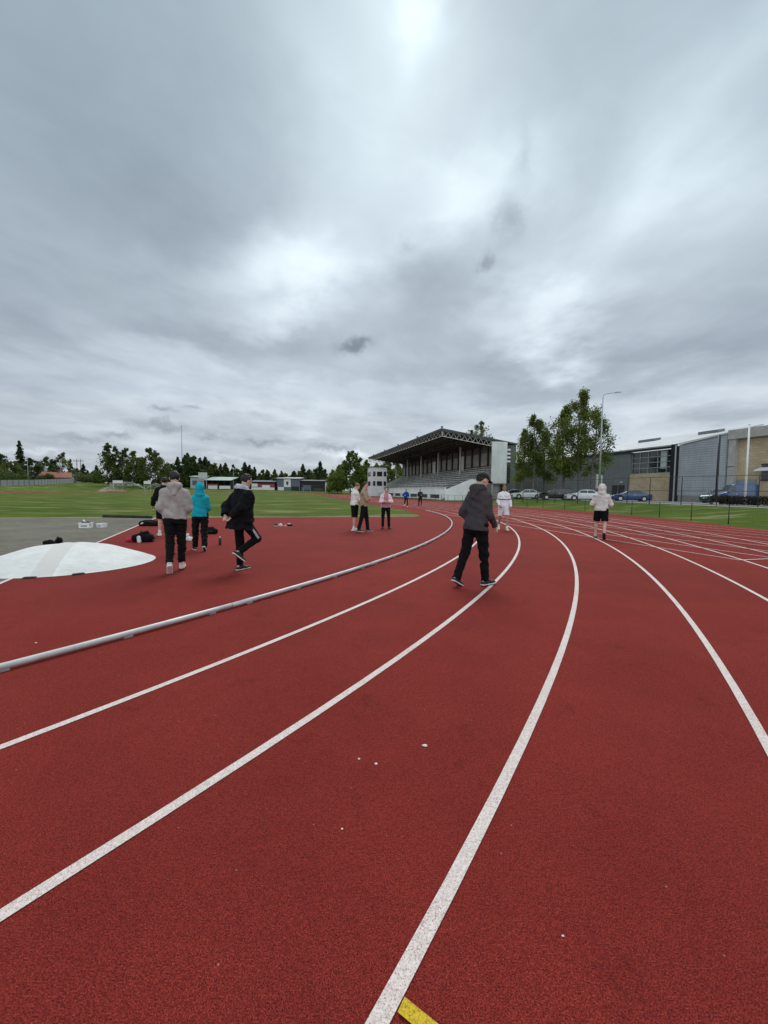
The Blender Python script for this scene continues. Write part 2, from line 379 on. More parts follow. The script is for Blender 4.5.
def build_ground():
    rings = [0.]; r = .6
    while r < 4000: rings.append(r); r *= 1.035
    na = 300; A = np.linspace(0, 2*pi, na, endpoint=False); Rr = np.array(rings[1:])
    X = np.outer(Rr, np.sin(A)); Y = np.outer(Rr, np.cos(A)); Z = ground_z(X, Y)
    V = np.concatenate([[[0, 0, 0]], np.stack([X, Y, Z], -1).reshape(-1, 3)])
    i = np.arange(len(Rr)-1)[:, None]; j = np.arange(na)[None, :]; k = (j+1) % na
    a = 1+i*na+j; b = 1+i*na+k; c = 1+(i+1)*na+k; d = 1+(i+1)*na+j
    Fq = np.stack([a, d, c, b], -1).reshape(-1, 4)
    tri = [(0, 1+q, 1+(q+1) % na, 1+(q+1) % na) for q in range(na)]
    me_f = [tuple(int(x) for x in f) for f in Fq]+[(t[0], t[1], t[2]) for t in tri]
    me = bpy.data.meshes.new('ground'); me.from_pydata([tuple(p) for p in V], [], me_f); me.materials.append(GRASS)
    me.polygons.foreach_set('use_smooth', [True]*len(me_f)); me.update()
    o = bpy.data.objects.new('ground', me); COL.objects.link(o); tag(o, kind='structure')
build_ground()

Z1, Z2, Z3 = .004, .008, .012
def strip(pa, pb, z):
    m = MB(); n = len(pa); m.add([(x, y, z) for x, y in pa]+[(x, y, z) for x, y in pb], [(i, i+1, n+i+1, n+i) for i in range(n-1)]); return m
def flat(poly, z): m = MB(); m.add([(x, y, z) for x, y in poly], [tuple(range(len(poly)))]); return m
# running track, the red half-round zone inside the bend, the grey run-up apron
RI, RO = 34.4, 49.35
ia, ib = oval(RI), oval(RO); ia.append(ia[0]); ib.append(ib[0])
trk = strip(ib, ia, Z1)
EDGE_T = 21.6
poly = []
for i in range(91):
    a = TH-pi+pi*i/90; p = CB+Vector((cos(a), sin(a)))*RI
    poly.append(p)
poly = [p for p in poly if p.dot(DT) < EDGE_T]
half = sqrt(RI**2-(EDGE_T-TC)**2)
q1 = DN*(NC+half)+DT*EDGE_T; q0 = DN*(NC-half)+DT*EDGE_T
poly = [q0]+poly+[q1]
b0 = len(trk.v)
trk.add([(p.x, p.y, Z1) for p in poly], [tuple(range(len(poly)))])
# warm-up straight that runs on behind the bend
trk.build('running_track', TRACK)['kind'] = 'structure'
wl = [(at(0, 584)), (at(88, 543)), (at(135, 527))]
wdir = (wl[2]-wl[0]).normalized(); w0 = wl[0]-wdir*14
tt = (EDGE_T-w0.xy.dot(DT))/wdir.xy.dot(DT); w1 = w0+wdir*tt
apron = [(w0.x, w0.y), (w1.x, w1.y)]
pL = DN*(NC-20)+DT*EDGE_T; apron += [(pL.x, pL.y), (w0.x-30, w0.y+2)]
flat(apron, Z2).build('asphalt_apron', ASPH)['kind'] = 'structure'

def line_mesh(m, pts, w, z):
    n = len(pts); L_, R_ = [], []
    for i in range(n):
        a = Vector(pts[max(i-1, 0)]); b = Vector(pts[min(i+1, n-1)]); d = (b-a).normalized(); nn = Vector((-d.y, d.x))*w/2
        p = Vector(pts[i]); L_.append(p+nn); R_.append(p-nn)
    m.add([(p.x, p.y, z) for p in L_]+[(p.x, p.y, z) for p in R_], [(i, n+i, n+i+1, i+1) for i in range(n-1)])
lm = MB(); LOFF = {1: .030, 2: .012, 3: .005, 4: .012}
for k in range(1, 9):
    o = oval(R0+LANE*k+LOFF.get(k, 0), 240); o.append(o[0]); line_mesh(lm, o, .056, Z2)
for k in range(0, 9):                                  # sprint straight running on past the bend
    n = NC+R0+LANE*k-.35
    line_mesh(lm, [tuple(NTW(n, t).xy) for t in (6.6, 12, 18, 24)], .045, Z3)
line_mesh(lm, [tuple(NTW(NC+R0-.35, 6.6).xy), tuple(NTW(NC+R0+9.4, 6.6).xy)], .05, Z3+.004)
line_mesh(lm, [tuple(NTW(NC+R0-.35, 5.3).xy), tuple(NTW(NC+R0+9.4, 5.3).xy)], .05, Z3+.004)
line_mesh(lm, [tuple((w0.x, w0.y)), tuple((w1.x, w1.y))], .06, Z3)
lm.build('lane_lines', PAINT)['kind'] = 'structure'
ym = MB(); ya, yb = at(401, 1008), at(424, 1027)
yd = (yb-ya).normalized(); line_mesh(ym, [tuple((ya+yd*.0).xy), tuple((ya+yd*.14).xy)], .040, Z3)
ym.build('yellow_lane_mark', YELLOW)['kind'] = 'structure'

sm = MB(); e0, e1 = NC-half-.3, NC+half-.2
sm.add([tuple(NTW(e0+(e1-e0)*i/60, EDGE_T-.05+.04*sin(i*1.7), Z2)) for i in range(61)]+[tuple(NTW(e0+(e1-e0)*i/60, EDGE_T+.46+.16*sin(i*.9)+.08*sin(i*2.3), Z2)) for i in range(61)], [(i, i+1, 62+i, 61+i) for i in range(60)])
sm.build('worn_edge', surf('sandy_worn_edge', (.20, .155, .105), .95, .35, 1.5))['kind'] = 'structure'
# car park behind the far fence
def cp_edge(R):
    pts = []
    for i in range(41):
        a = TH-rad(75)+rad(75)*i/40; pts.append((CB.x+R*cos(a), CB.y+R*sin(a)))
    for t in (10, 20, 30): p = CB+DN*R+DT*t; pts.append((p.x, p.y))
    return pts
strip(cp_edge(120), cp_edge(61.2), .558).build('car_park', ROAD)['kind'] = 'structure'
strip(cp_edge(61.15), cp_edge(60.85), .60).build('car_park_kerb', CONC)['kind'] = 'structure'

# ------------------------------------------------------------------ soft bodies: blended rounded limbs turned into one surface
class Field:
    def __init__(s, lo, hi, vox):
        s.lo = np.array(lo, np.float32); s.vox = vox; s.n = np.ceil((np.array(hi)-np.array(lo))/vox).astype(int)+1
        s.ax = [s.lo[i]+vox*np.arange(s.n[i], dtype=np.float32) for i in range(3)]
        s.d = np.full(s.n, 1.0, np.float32)
    def sub(s, lo, hi):
        a = [max(0, int((lo[i]-s.lo[i])/s.vox)) for i in range(3)]; b = [min(s.n[i], int((hi[i]-s.lo[i])/s.vox)+2) for i in range(3)]
        return tuple(slice(a[i], max(a[i], b[i])) for i in range(3))
    def pts(s, sl): return s.ax[0][sl[0]][:, None, None], s.ax[1][sl[1]][None, :, None], s.ax[2][sl[2]][None, None, :]
    def join(s, sl, nd, k):
        d = s.d[sl]
        if d.size == 0: return
        if k > 0:
            h = np.clip(.5+.5*(d-nd)/k, 0, 1); s.d[sl] = nd*h+d*(1-h)-k*h*(1-h)
        else: s.d[sl] = np.minimum(d, nd)
    def cone(s, a, b, ra, rb, k=.02, flat=None, clips=(), op='join'):
        a = np.array(a, np.float32); b = np.array(b, np.float32); m = max(ra, rb)+k+.03
        sl = s.sub(np.minimum(a, b)-m, np.maximum(a, b)+m); x, y, z = s.pts(sl)
        px, py, pz = x-a[0], y-a[1], z-a[2]; ba = (b-a).astype(np.float32)
        if flat is not None:
            ax, q = np.array(flat[0], np.float32), flat[1]; ax = ax/np.linalg.norm(ax)
            t = (px*ax[0]+py*ax[1]+pz*ax[2])*(1/q-1); px = px+ax[0]*t; py = py+ax[1]*t; pz = pz+ax[2]*t
            ba = ba+ax*float(np.dot(ba, ax))*(1/q-1)
        bb = float(np.dot(ba, ba))+1e-9
        h = np.clip((px*ba[0]+py*ba[1]+pz*ba[2])/bb, 0, 1)
        d = np.sqrt((px-ba[0]*h)**2+(py-ba[1]*h)**2+(pz-ba[2]*h)**2)-(ra+(rb-ra)*h)
        if flat is not None: d = d*min(1., flat[1]*1.3)
        for c, nn in clips:
            c = np.array(c, np.float32); nn = np.array(nn, np.float32); nn = nn/np.linalg.norm(nn)
            d = np.maximum(d, (x-c[0])*nn[0]+(y-c[1])*nn[1]+(z-c[2])*nn[2])
        if op == 'cut': s.d[sl] = np.maximum(s.d[sl], -d)
        else: s.join(sl, d.astype(np.float32), k)
    def ell(s, c, r, M=None, k=.015, clips=(), op='join', shell=None):
        c = np.array(c, np.float32); m = max(r)+k+.03; sl = s.sub(c-m, c+m); x, y, z = s.pts(sl)
        px, py, pz = x-c[0], y-c[1], z-c[2]
        if M is None: M = np.eye(3)
        u = px*M[0][0]+py*M[1][0]+pz*M[2][0]; v = px*M[0][1]+py*M[1][1]+pz*M[2][1]; w = px*M[0][2]+py*M[1][2]+pz*M[2][2]
        q = np.sqrt((u/r[0])**2+(v/r[1])**2+(w/r[2])**2); d = (q-1)*min(r)
        for c2, nn in clips:      # clip planes in the local frame: point, normal
            d = np.maximum(d, (u-c2[0])*nn[0]+(v-c2[1])*nn[1]+(w-c2[2])*nn[2])
        if op == 'cut': s.d[sl] = np.maximum(s.d[sl], -d)
        else: s.join(sl, d.astype(np.float32), k)
    def loft(s, table, fr, k=.03, z0=None, z1=None, power=2.3):
        """upright trunk: rows (z, half width, half depth, y offset) in a frame (R 3x3, origin)"""
        R, o = fr; T = np.array(table, np.float32); m = .36
        pts = np.array([R @ np.array([0, 0, z])+o for z in (T[0][0], T[-1][0])]); sl = s.sub(pts.min(0)-m, pts.max(0)+m); x, y, z = s.pts(sl)
        px, py, pz = x-o[0], y-o[1], z-o[2]
        u = px*R[0][0]+py*R[1][0]+pz*R[2][0]; v = px*R[0][1]+py*R[1][1]+pz*R[2][1]; w = px*R[0][2]+py*R[1][2]+pz*R[2][2]
        hw = np.interp(w, T[:, 0], T[:, 1]); hd = np.interp(w, T[:, 0], T[:, 2]); yo = np.interp(w, T[:, 0], T[:, 3])
        q = ((np.abs(u)/hw)**power+(np.abs(v-yo)/hd)**power)**(1/power); d = (q-1)*np.minimum(hw, hd)
        d = np.maximum(d, np.maximum((z0 if z0 is not None else T[0][0])-w, w-(z1 if z1 is not None else T[-1][0])))
        s.join(sl, d.astype(np.float32), k)
    def folds(s, amp, seed, sc_=1.0):
        r = np.random.default_rng(seed); msk = np.abs(s.d) < .05; ix = np.nonzero(msk)
        x, y, z = s.ax[0][ix[0]], s.ax[1][ix[1]], s.ax[2][ix[2]]; f = np.zeros_like(x)
        for i in range(7):
            k = r.normal(size=3)*np.array([18, 18, 34])*sc_; f += np.sin(k[0]*x+k[1]*y+k[2]*z+r.uniform(0, 6.28)+1.4*np.sin(x*15*sc_+y*11*sc_+z*9*sc_+i))
        s.d[ix] += amp*f/2.3
    def surface(s):
        d = s.d; ins = d < 0; n = d.shape
        cnt = np.zeros((n[0]-1, n[1]-1, n[2]-1), np.int8)
        for i in (0, 1):
            for j in (0, 1):
                for k in (0, 1): cnt += ins[i:n[0]-1+i, j:n[1]-1+j, k:n[2]-1+k]
        act = (cnt > 0) & (cnt < 8); ijk = np.argwhere(act); idx = -np.ones(act.shape, np.int64); idx[act] = np.arange(len(ijk))
        acc = np.zeros((len(ijk), 3)); num = np.zeros(len(ijk)); C = [(i, j, k) for i in (0, 1) for j in (0, 1) for k in (0, 1)]
        for a in C:
            for b in C:
                if sum(b)-sum(a) != 1 or sum(abs(p-q) for p, q in zip(a, b)) != 1: continue
                va = d[ijk[:, 0]+a[0], ijk[:, 1]+a[1], ijk[:, 2]+a[2]]; vb = d[ijk[:, 0]+b[0], ijk[:, 1]+b[1], ijk[:, 2]+b[2]]
                cr = (va < 0) != (vb < 0); t = np.where(cr, va/(va-vb+1e-12), 0)
                p = np.array(a)+np.outer(t, np.array(b)-np.array(a)); acc[cr] += p[cr]; num[cr] += 1
        V = (ijk+acc/num[:, None])*s.vox+s.lo
        F = []
        for ax in range(3):
            sl0 = [slice(1, m-1) for m in n]; sl1 = list(sl0)
            sl0[ax] = slice(0, n[ax]-1); sl1[ax] = slice(1, n[ax]); a = ins[tuple(sl0)]; b = ins[tuple(sl1)]
            e = np.argwhere(a != b)
            if not len(e): continue
            off = np.ones(3, int); off[ax] = 0; g = e+off; u, v = [(1, 2), (2, 0), (0, 1)][ax]
            def cell(du, dv):
                c = g.copy(); c[:, u] += du; c[:, v] += dv; return idx[c[:, 0], c[:, 1], c[:, 2]]
            q = np.stack([cell(-1, -1), cell(0, -1), cell(0, 0), cell(-1, 0)], 1)
            fl = ~a[tuple(e.T)]; q[fl] = q[fl][:, ::-1]; F.append(q)
        F = np.concatenate(F); F = F[(F >= 0).all(1)]
        return V, F

def rotx(a): c, s = cos(a), sin(a); return np.array([[1, 0, 0], [0, c, -s], [0, s, c]])
def rotz(a): c, s = cos(a), sin(a); return np.array([[c, -s, 0], [s, c, 0], [0, 0, 1]])
SKIN = {}
def skin(tone):
    n = 'skin_'+tone
    return surf(n, {'pale': (.56, .33, .25), 'tan': (.36, .19, .12)}[tone], .55, .1, 14, bump=.1)
HAIRM = {'brown': (.035, .02, .012), 'dark': (.010, .008, .007), 'fair': (.16, .10, .05)}
EYE_M = surf('eye_dark', (.02, .015, .012), .2, .1); LIP_M = surf('lips', (.38, .15, .13), .5, .1)

class Fig:
    """a person: joints from a pose, a body of one surface and clothes that follow it. Local x = own right, y = forwards."""
    def __init__(s, label, pos, face, height=1.78, group=None, vox=.009, build=1.0, tone='pale', lean=0, yaw=0,
                 legs=None, arms=None, head=(0, 0), seed=1):
        s.k = height/1.80; s.vox = vox; s.b = build; s.seed = seed; s.tone = tone
        s.root = thing('person', label, 'person', pos, face, group)
        k = s.k; legs = legs or {}; arms = arms or {}
        P = {}
        s.TR = rotz(rad(yaw)) @ rotx(rad(-lean)); s.TO = np.array([0, 0, .96])          # trunk frame: origin at the pelvis
        tw = lambda v: s.TR @ (np.array(v, float)-np.array([0, 0, .96]))+s.TO
        s.tw = tw
        for sd, nm in ((-1, 'L'), (1, 'R')):
            f, kn, ab, fp, fy = legs.get(nm, (2, 4, 4, 0, 8))
            hip = np.array([sd*.092, 0, .93]); f_, sh = rad(f), rad(f-kn); ab = rad(ab)
            td = np.array([sd*sin(ab), sin(f_)*cos(ab), -cos(f_)*cos(ab)]); sdv = np.array([sd*sin(ab)*.5, sin(sh), -cos(sh)]); sdv /= np.linalg.norm(sdv)
            kne = hip+td*.43; ank = kne+sdv*.42
            fpr = rad(fp); fyr = rad(fy)*sd
            fd = np.array([sin(fyr)*cos(fpr), cos(fyr)*cos(fpr), -sin(fpr)]); fu = np.array([sin(fyr)*sin(fpr), cos(fyr)*sin(fpr), cos(fpr)])
            P['hip'+nm], P['kne'+nm], P['ank'+nm], P['fd'+nm], P['fu'+nm] = hip, kne, ank, fd, fu
            f, abd, el, twi = arms.get(nm, (3, 10, 14, 20))
            sho = tw((sd*.168*build, -.008, 1.395)); f_, a_ = rad(f), rad(abd)
            u = np.array([sd*sin(a_), cos(a_)*sin(f_), -cos(a_)*cos(f_)]); w = np.array([0, cos(f_), sin(f_)]); w = w-u*np.dot(w, u); w /= np.linalg.norm(w)
            side = np.cross(u, w); side = side if side[0]*sd > 0 else -side
            w = cos(rad(twi))*w-sin(rad(twi))*side; fo = cos(rad(el))*u+sin(rad(el))*w
            RT = rotz(rad(yaw)) @ rotx(rad(-lean*.6)); u = RT @ u; fo = RT @ fo
            elb = sho+u*.29; wri = elb+fo*.255
            pn = np.cross(fo, u) if el > 8 else np.array([sd, 0, 0.]); pn = pn/np.linalg.norm(pn); pn = pn*(1 if pn[0]*sd < 0 or abs(pn[0]) < .2 else -1)
            P['sho'+nm], P['elb'+nm], P['wri'+nm], P['fo'+nm], P['pn'+nm] = sho, elb, wri, fo, pn
        lo = min((P['ank'+n]-.085*P['fu'+n]+min(0, P['fd'+n][2]*.16)*np.array([0, 0, 1]))[2] for n in 'LR')
        dz = np.array([0, 0, -lo+.004])
        for q in P:
            if q[:2] not in ('fd', 'fu', 'fo', 'pn'): P[q] = (P[q]+dz)
        s.TO = s.TO+dz; s.dz = dz; s.P = P
        s.HR = s.TR @ rotz(rad(head[0])) @ rotx(rad(-head[1])); neck = s.tr((0, -.012, 1.482)); s.neck = neck
        s.HC = neck+(s.TR @ rotx(rad(lean*.7)) @ np.array([0, .018, .06]))+s.HR @ np.array([0, .012, .115])
        s.lo = np.array([-.62, -.75, -.01]); s.hi = np.array([.62, .75, 1.93])
        al = np.array([P[q] for q in P if q[:2] not in ('fd', 'fu', 'fo', 'pn')]+[s.HC])
        s.lo = np.minimum(al.min(0)-np.array([.26, .3, .12]), [-.3, -.25, -.015]); s.hi = al.max(0)+np.array([.26, .34, .26]); s.lo[2] = -.015
    def tr(s, v): return s.TR @ (np.array(v, float)-np.array([0, 0, .96]))+s.TO
    def fld(s): return Field(s.lo, s.hi, s.vox/s.k)
    def emit(s, fld, name, mats, parent=None, rule=None, label=None):
        V, F = fld.surface()
        mi = None
        if rule is not None: mi = rule(V[F].mean(1))
        o = np_mesh(name, V*s.k, F, mats, parent if parent is not None else s.root, mi, True)
        if label: o['label'] = label
        return o
    def hand(s, f, nm):
        P = s.P; w, fo, pn = P['wri'+nm], P['fo'+nm], P['pn'+nm]; sd = -1 if nm == 'L' else 1
        lat = np.cross(pn, fo); lat /= np.linalg.norm(lat); fr = max(.0088, s.vox*.95)
        # thumb side: forwards / upwards
        if np.dot(lat, np.array([0, 1, .35])) < 0: lat = -lat
        pc = w+fo*.085
        f.cone(w-fo*.01, pc, .026, .036, .012, (pn, .45))
        for i, (o_, l_) in enumerate(((.030, .066), (.0105, .076), (-.0095, .070), (-.028, .054))):
            b = pc+lat*o_-fo*.008; m = b+(fo*.82+pn*.45)*l_*.55; e = m+(fo*.35+pn*.9)*l_*.45
            f.cone(b, m, fr, fr*.95, .006); f.cone(m, e, fr*.95, fr*.8, .004)
        tb = w+fo*.03+lat*.026; tm = tb+(fo*.6+lat*.75+pn*.15)*.036; te = tm+(fo*.9+lat*.15+pn*.35)*.032
        f.cone(tb, tm, fr*1.25, fr*1.1, .008); f.cone(tm, te, fr*1.1, fr*.85, .004)
    def body(s, hair='brown', legs_bare=False):
        f = s.fld(); P = s.P; b = s.b
        f.loft([(.86, .140, .085, -.005), (.97, .150, .10, -.005), (1.08, .128*b, .086, 0), (1.2, .135*b, .09, 0), (1.33, .155*b, .10, 0), (1.42, .150*b, .085, -.008), (1.49, .085, .06, -.012), (1.53, .055, .055, -.01)],
               (s.TR, s.TO-s.TR @ np.array([0, 0, .96])), .03)
        f.cone(s.tr((0, -.012, 1.47)), s.HC-s.HR @ np.array([0, .02, .06]), .056, .054, .03)
        for nm in 'LR':
            f.cone(P['hip'+nm], P['kne'+nm], .078, .052, .04); f.cone(P['kne'+nm], P['ank'+nm], .050, .034, .02)
            cv = P['kne'+nm]*.68+P['ank'+nm]*.32; sh = P['ank'+nm]-P['kne'+nm]; sh /= np.linalg.norm(sh); bk = np.cross(sh, [1, 0, 0]); bk = bk if bk[1] < 0 else -bk
            f.cone(cv+bk*.014-sh*.05, cv+bk*.01+sh*.07, .046, .036, .03)
            f.cone(P['ank'+nm]-P['fu'+nm]*.035-P['fd'+nm]*.035, P['ank'+nm]-P['fu'+nm]*.05+P['fd'+nm]*.13, .032, .026, .02)
            f.cone(P['sho'+nm], P['elb'+nm], .043, .036, .03); f.cone(P['elb'+nm], P['wri'+nm], .037, .025, .02); s.hand(f, nm)
        H, R = s.HC, s.HR; h = lambda x, y, z: H+R @ np.array([x, y, z])
        f.ell(H+R @ np.array([0, -.008, .02]), (.075, .094, .095), R, .02); f.ell(h(0, .014, -.045), (.058, .074, .070), R, .03)
        f.ell(h(0, .052, -.098), (.026, .026, .020), R, .03)
        f.cone(h(0, .090, .018), h(0, .108, -.022), .008, .0135, .012); f.cone(h(-.034, .078, .026), h(.034, .078, .026), .012, .012, .02)
        for sd in (-1, 1): f.ell(h(sd*.076, -.008, -.012), (.010, .022, .032), R, .008); f.ell(h(sd*.032, .086, .008), (.013, .010, .008), R, .004, op='cut')
        f.ell(h(0, .083, -.062), (.024, .012, .008), R, .006)
        def rule(c):
            q = (c-H) @ R; mi = np.zeros(len(c), int)
            for sd in (-1, 1): mi[(np.abs(q[:, 0]-sd*.032) < .013) & (np.abs(q[:, 2]-.008) < .009) & (q[:, 1] > .06)] = 1
            for sd in (-1, 1): mi[(np.abs(q[:, 0]-sd*.032) < .021) & (np.abs(q[:, 2]-.031-.006*0) < .006) & (q[:, 1] > .06)] = 3
            mi[(np.abs(q[:, 0]) < .024) & (np.abs(q[:, 2]+.062) < .009) & (q[:, 1] > .06)] = 2
            return mi
        hm = surf('hair_'+hair, HAIRM[hair], .6, .4, 30, bump=.5)
        s.body_o = s.emit(f, 'body', [skin(s.tone), EYE_M, LIP_M, hm], rule=rule)
    def hair(s, col='brown', low=-.075, fringe=.055, vol=1.0):
        f = s.fld(); R = s.HR
        f.ell(s.HC+R @ np.array([0, -.010, .026]), (.083*vol, .101*vol, .100*vol), R, 0, clips=[((0, fringe, .03), (0, .80, -.60)), ((0, 0, low-.026), (0, .25, -1))])
        f.folds(.004, s.seed+3, 3)
        s.emit(f, 'hair', surf('hair_'+col, HAIRM[col], .6, .4, 30, bump=.5))
    def cap(s, m):
        f = s.fld(); R = s.HR; h = lambda x, y, z: s.HC+R @ np.array([x, y, z])
        f.ell(h(0, -.008, .032), (.090, .110, .100), R, 0, clips=[((0, 0, 0), (0, 0, -1))])
        f.cone(h(0, .062, .040), h(0, .125, .026), .072, .062, .010, (R @ np.array([0, .2, 1]), .10))
        return s.emit(f, 'cap', m)
    def top(s, name, mats, hem=.90, slv=1.0, fit=0., rad_=1.0, hood=None, collar=False, cuff=True, rule=None, fold=.004, flare=0., parent=None):
        f = s.fld(); P = s.P; b = s.b; e = .022+fit
        if slv < .5: e -= .006
        f.loft([(hem, .158+e+flare, .108+e+flare*.7, -.005), (.99, .156+e+flare*.7, .108+e+flare*.5, -.005), (1.10, .140*b+e+flare*.3, .095+e+flare*.2, -.002), (1.22, .142*b+e, .098+e, 0), (1.34, .160*b+e, .106+e, 0), (1.41, .160*b+e*.8, .094+e*.8, -.008), (1.465, .128+e*.5, .074+e*.6, -.012), (1.50, .082+e*.3, .064+e*.4, -.014), (1.53, .064, .062, -.014)],
               (s.TR, s.TO-s.TR @ np.array([0, 0, .96])), .03, z0=hem)
        for nm in 'LR':
            S_, E_, W_ = P['sho'+nm], P['elb'+nm], P['wri'+nm]
            ra, rb, rc = (.054+fit*.6)*rad_, (.049+fit*.7)*rad_, (.037+fit*.55)*rad_
            if slv >= .95:
                f.cone(S_, E_, ra, rb, .05); q = W_-P['fo'+nm]*.012; f.cone(E_, q, rb, rc, .03, clips=[(q, P['fo'+nm])])
            elif slv > .55:
                f.cone(S_, E_, ra, rb, .05); q = E_+(W_-E_)*((slv-.55)/.4); f.cone(E_, q, rb, rb*.92, .03, clips=[(q, P['fo'+nm])])
            else:
                d = (E_-S_)/np.linalg.norm(E_-S_); q = S_+d*.29*(slv/.5); f.cone(S_, q+d*.03, ra, ra*1.02, .04, clips=[(q, d)])
        if collar: f.cone(s.tr((0, -.012, 1.48)), s.tr((0, -.004, 1.565)), .078, .074, .015, clips=[(s.tr((0, 0, 1.575)), s.TR @ np.array([0, -.15, 1]))])
        f.folds(fold, s.seed)
        if hood == 'down':
            ring = [(-.070, .050, 1.505), (-.092, -.01, 1.515), (-.075, -.085, 1.525), (0, -.122, 1.525), (.075, -.085, 1.525), (.092, -.01, 1.515), (.070, .050, 1.505)]; rr = [.024, .034, .044, .050, .044, .034, .024]
            for i in range(6): f.cone(s.tr(ring[i]), s.tr(ring[i+1]), rr[i], rr[i+1], .025)
            f.cone(s.tr((-.05, -.115, 1.50)), s.tr((0, -.140, 1.37)), .055, .030, .03); f.cone(s.tr((.05, -.115, 1.50)), s.tr((0, -.140, 1.37)), .055, .030, .03)
        o = s.emit(f, name, mats, parent, rule)
        if hood == 'up':
            g = s.fld(); R = s.HR; h = lambda x, y, z: s.HC+R @ np.array([x, y, z])
            g.ell(h(0, -.014, .024), (.112, .132, .130), R, 0); g.cone(h(0, -.11, .03), h(0, -.115, -.03), .035, .055, .04)
            g.cone(h(0, -.028, -.05), s.tr((0, -.03, 1.475)), .104, .13, .06)
            g.folds(.004, s.seed+5)
            g.ell(h(0, .115, -.01), (.078, .085, .095), R, op='cut'); g.ell(h(0, .02, 0), (.088, .110, .110), R, op='cut')
            s.emit(g, 'hood', mats[0] if isinstance(mats, list) else mats, o)
        return o
    def bottoms(s, name, mats, length=1.0, fit=0., rule=None, top=1.03, fold=.0035, ankle=-.022):
        f = s.fld(); P = s.P
        f.loft([(.83, .150+fit, .098+fit, -.008), (.93, .168+fit*.7, .116+fit*.7, -.010), (1.0, .156+fit*.4, .106+fit*.4, -.004), (top, .148, .100, -.002)], (np.eye(3), s.dz), .03, z0=.84)
        for nm in 'LR':
            H_, K_, A_ = P['hip'+nm], P['kne'+nm], P['ank'+nm]; d = (K_-H_)/np.linalg.norm(K_-H_); d2 = (A_-K_)/np.linalg.norm(A_-K_)
            if length >= .95:
                f.cone(H_, K_, .096+fit, .066+fit, .045); q = A_-d2*ankle; f.cone(K_, A_+d2*.03, .064+fit, .050+fit*1.15, .03, clips=[(q, d2)])
            else:
                q = H_+d*.43*min(1, length/.5); f.cone(H_, q+d*.05, .102+fit, .086+fit, .045, clips=[(q, d)])
        f.folds(fold, s.seed+9)
        return s.emit(f, name, mats, rule=rule)
    def shoes(s, upper, sole=None, sock=None):
        sole = sole or surf('shoe_sole_white', (.72, .72, .70), .6, .1)
        for nm in 'LR':
            P = s.P; A_, fd, fu = P['ank'+nm], P['fd'+nm], P['fu'+nm]
            lo = A_-np.array([.2, .24, .16]); hi = A_+np.array([.2, .24, .16]); lo = np.minimum(lo, A_+fd*.24-.09); hi = np.maximum(hi, A_+fd*.24+.09)
            lat = np.cross(fd, fu); base = A_-fu*.078
            f = Field(lo, hi, s.vox*.75/s.k); f.cone(base-fd*.045+fu*.018, base+fd*.165+fu*.012, .040, .045, .01, (fu, .75)); f.cone(base-fd*.03+fu*.03, base+fd*.015+fu*.062, .036, .044, .03)
            f.cone(base+fd*.02+fu*.05, base+fd*.10+fu*.025, .036, .034, .03)
            f.cone(base-fd*.05, base+fd*.2, .2, .2, 0, clips=[(base+fu*.004, -fu)], op='none') if False else None
            sh = s.emit(f, 'shoe', upper)
            g = Field(lo, hi, s.vox*.75/s.k); g.cone(base-fd*.045+fu*.002, base+fd*.165+fu*.002, .045, .049, .005, (fu, .38), clips=[(base+fu*.012, fu), (base-fu*.010, -fu)])
            s.emit(g, 'sole', sole, sh)
            if sock is not None:
                g = Field(A_-.14, A_+.14, s.vox*.8/s.k); d2 = (A_-P['kne'+nm])/np.linalg.norm(A_-P['kne'+nm])
                g.cone(A_-d2*.12, A_+d2*.02, .043, .042, 0, clips=[(A_-d2*.085, -d2)]); s.emit(g, 'sock', sock)

# ------------------------------------------------------------------ inner kerb rail and fences
kr_ = thing('kerb_rail', 'low rounded aluminium rail along the inside edge of the curved lanes', 'kerb rail', (CB.x, CB.y, 0))
a1 = TH-rad(4.7); ang = rad(5.2)
for i in range(17):
    b1 = a1-ang*i; b2 = b1-ang+rad(.03); m = MB(); R = []
    for q in range(9):
        a = b1+(b2-b1)*q/8; c = Vector((cos(a), sin(a), 0)); R.append([c*(R0-.002+.026*cos(2*pi*k/10))+Vector((0, 0, .044+.028*sin(2*pi*k/10))) for k in range(10)])
    m.rings(R); sec_ = m.build('rail_section', ALU, kr_, smooth=True)
    for q in (.08, .36, .64, .92):
        f = MB()
        a = b1+(b2-b1)*q; c = Vector((cos(a), sin(a), 0)); tn = Vector((-sin(a), cos(a), 0)); p0 = c*(R0-.002)
        f.hexa([p0-c*.02-tn*.04+Vector((0, 0, .005)), p0+c*.02-tn*.04+Vector((0, 0, .005)), p0+c*.02+tn*.04+Vector((0, 0, .005)), p0-c*.02+tn*.04+Vector((0, 0, .005)),
                p0-c*.02-tn*.03+Vector((0, 0, .05)), p0+c*.02-tn*.03+Vector((0, 0, .05)), p0+c*.02+tn*.03+Vector((0, 0, .05)), p0-c*.02+tn*.03+Vector((0, 0, .05))])
        f.build('foot', GALV, sec_)

